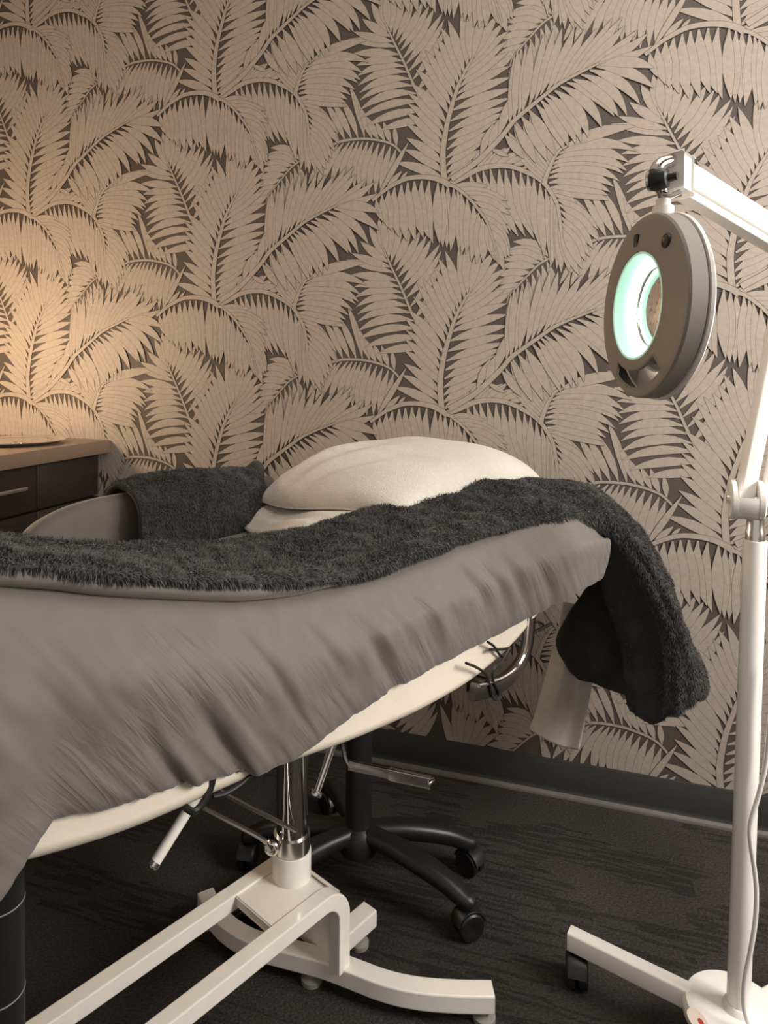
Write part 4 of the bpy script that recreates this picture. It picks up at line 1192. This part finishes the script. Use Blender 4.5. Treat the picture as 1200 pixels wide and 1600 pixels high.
# ------------------------------------------------------------------ white terry pillow
def pillow():
    nu, nv = 90, 90
    t0, t1, s0, s1 = 0.10, 0.66, -0.255, 0.150
    top, bot = np.zeros((nu, nv, 3)), np.zeros((nu, nv, 3))
    for i in range(nu):
        for j in range(nv):
            # square mapped to a soft-cornered outline
            a = -math.cos(math.pi * i / (nu - 1)); b = -math.cos(math.pi * j / (nv - 1))
            ka = a * (1 - 0.06 * b * b); kb = b * (1 - 0.06 * a * a)
            t_ = (t0 + t1) / 2 + ka * (t1 - t0) / 2 - 0.04 * b * b * (1 if b < 0 else 0) * (1 if a > 0 else 0)
            s_ = (s0 + s1) / 2 + kb * (s1 - s0) / 2
            e = max(0.0, (1 - abs(a) ** 2.4)) ** 0.46 * max(0.0, (1 - abs(b) ** 2.8)) ** 0.46
            zt = float(spl_tab(ZTOP, t_)) + 0.018 - 0.6 * float(crown(t_, s_))
            hh = 0.078 * e * (1 + 0.10 * a)
            # drag creases fanning from the far foot corner
            an = math.atan2(s_ + 0.20, t_ - 0.02)
            cr = math.sin(an * 16 + 2.0 * mnoise.noise(Vector((t_ * 6, s_ * 6, 1)))) * float(smoothstep(0.50, 0.22, t_)) * 0.0065
            cr += 0.005 * mnoise.noise(Vector((t_ * 14, s_ * 9, 3)))
            # overlapping towel edge
            ed = (t_ - 0.225 - 0.22 * (s_ + 0.26))
            cr += 0.004 * float(smoothstep(-0.006, 0.006, ed)) - 0.002
            top[i, j] = bed(t_, s_, zt + 0.006 * min(1, e * 3) + hh + cr * e ** 1.6)
            bot[i, j] = bed(t_, s_, zt - 0.004 + 0.004 * (1 - e))
    m = MB(); m.grid(top); m.grid(bot)
    n = nu * nv
    rim = [(i, 0) for i in range(nu)] + [(nu - 1, j) for j in range(1, nv)] + [(i, nv - 1) for i in range(nu - 2, -1, -1)] + [(0, j) for j in range(nv - 2, 0, -1)]
    for q in range(len(rim)):
        a, b = rim[q], rim[(q + 1) % len(rim)]
        ia, ib = a[0] * nv + a[1], b[0] * nv + b[1]
        m.f.append((ia, ib, n + ib, n + ia))
    return m
pw = obj('pillow', pillow(), M_TOWEL, angle=180)
tag(pw, 'plump pillow wrapped in white terry towel at the head of the bed', 'pillow')

# terry towel spread under the pillow, its foot edge running slantwise
def spread_towel():
    nu, nv = 70, 60
    G = np.zeros((nu, nv, 3))
    for i in range(nu):
        for j in range(nv):
            v = j / (nv - 1)
            s_ = -0.265 + v * 0.335
            ts = 0.060 - 0.40 * max(0.0, s_ + 0.22)
            u_ = i / (nu - 1)
            t_ = ts + u_ * (0.62 - ts)
            zt = float(spl_tab(ZTOP, t_)) - float(crown(t_, s_))
            lift = 0.018 + 0.004 * mnoise.noise(Vector((t_ * 12, s_ * 14, 6))) + 0.006 * math.exp(-((t_ - ts - 0.035) / 0.018) ** 2) + 0.004 * math.exp(-((t_ - ts - 0.10) / 0.02) ** 2)
            e = min(1.0, u_ * 18, (1 - v) * 12, v * 12)
            G[i, j] = bed(t_, s_, zt + 0.0115 + (lift - 0.0115) * e ** 0.5)
    m = MB(); m.grid(G, N=np.array([0, 0, 1.0]) + 0 * G)
    return m
tw = obj('spread_towel', spread_towel(), M_TOWEL, angle=180)
tag(tw, 'white terry towel spread flat on the bed under the pillow', 'towel')
q_ = tw.modifiers.new('thickness', 'SOLIDIFY'); q_.thickness = 0.004; q_.offset = 0

# white cloth hanging behind the blanket at the head end
def hanging_cloth():
    c_ = [[(880, 940, 1.665), (905, 945, 1.655), (930, 950, 1.645), (950, 955, 1.635)],
          [(868, 1000, 1.665), (893, 1006, 1.64), (915, 1010, 1.655), (938, 1012, 1.635)],
          [(850, 1065, 1.665), (875, 1075, 1.635), (900, 1080, 1.655), (924, 1075, 1.635)],
          [(836, 1115, 1.665), (862, 1128, 1.64), (888, 1135, 1.655), (914, 1130, 1.635)],
          [(827, 1140, 1.665), (852, 1155, 1.64), (880, 1167, 1.655), (905, 1172, 1.635)]]
    G = loft([[at(x, y, d) for x, y, d in row] for row in c_], 10, 8)
    m = MB(); m.grid(G)
    return m
hc = obj('hand_towel', hanging_cloth(), M_CLOTH, angle=180)
tag(hc, 'thin pale towel hanging down behind the blanket at the head end', 'towel')
q_ = hc.modifiers.new('thickness', 'SOLIDIFY'); q_.thickness = 0.004; q_.offset = 0

# folded plush throw over the far armrest
def far_throw():
    t0, t1 = -0.165, 0.135
    rows = []
    prof = [(-0.225, 0.752), (-0.230, 0.790), (-0.240, 0.825), (-0.252, 0.845), (-0.270, 0.860), (-0.298, 0.868), (-0.325, 0.864), (-0.347, 0.846), (-0.355, 0.82), (-0.357, 0.765)]
    ts = np.linspace(t0, t1, 14)
    for k, t_ in enumerate(ts):
        u_ = k / 13
        e = 1 - 0.25 * (abs(2 * u_ - 1) ** 6)
        drop = 0.010 * float(smoothstep(0.6, 1.0, u_)) + 0.006 * float(smoothstep(0.2, 0.0, u_))
        lean = 0.02 * (0.5 - u_)
        rows.append([bed(t_ + 0.05 * (z - 0.83), s + 0.006 * math.sin(t_ * 25), z - drop * (1 if s < -0.22 else 0)) for s, z in prof])
    G = loft(rows, 5, 6)
    N = gnormals(G)
    if (N * (G - G.mean((0, 1)))).sum() < 0:
        N = -N
    for i in range(G.shape[0]):
        for j in range(G.shape[1]):
            G[i, j] += N[i, j] * (0.006 * nz3(G[i, j], 16) + 0.002 * nz3(G[i, j], 45, 2.0))
    return G, N
TG, TN = far_throw()
m = MB(); m.grid(TG, N=TN)
th_ = obj('plush_throw', m, M_PLUSH, angle=180)
tag(th_, 'small folded charcoal plush throw over the far armrest beside the white pillow', 'throw')
q_ = th_.modifiers.new('thickness', 'SOLIDIFY'); q_.thickness = 0.012; q_.offset = 1
pile(TG + TN * 0.012, TN, 50000, th_, 'pile', 0.0055, 0.0010, (0, 0, -1), 0.7, 5)
# its rolled end towards the pillow
def roll():
    pts = [bed(0.150, -0.30, 0.78), bed(0.158, -0.298, 0.83), bed(0.165, -0.302, 0.858), bed(0.172, -0.315, 0.866), bed(0.178, -0.330, 0.856), bed(0.182, -0.345, 0.80)]
    m = MB(); m.tube(crom(pts, 5), [0.016] * 26, 14)
    return m
rl = obj('rolled_end', roll(), M_PLUSH, th_)
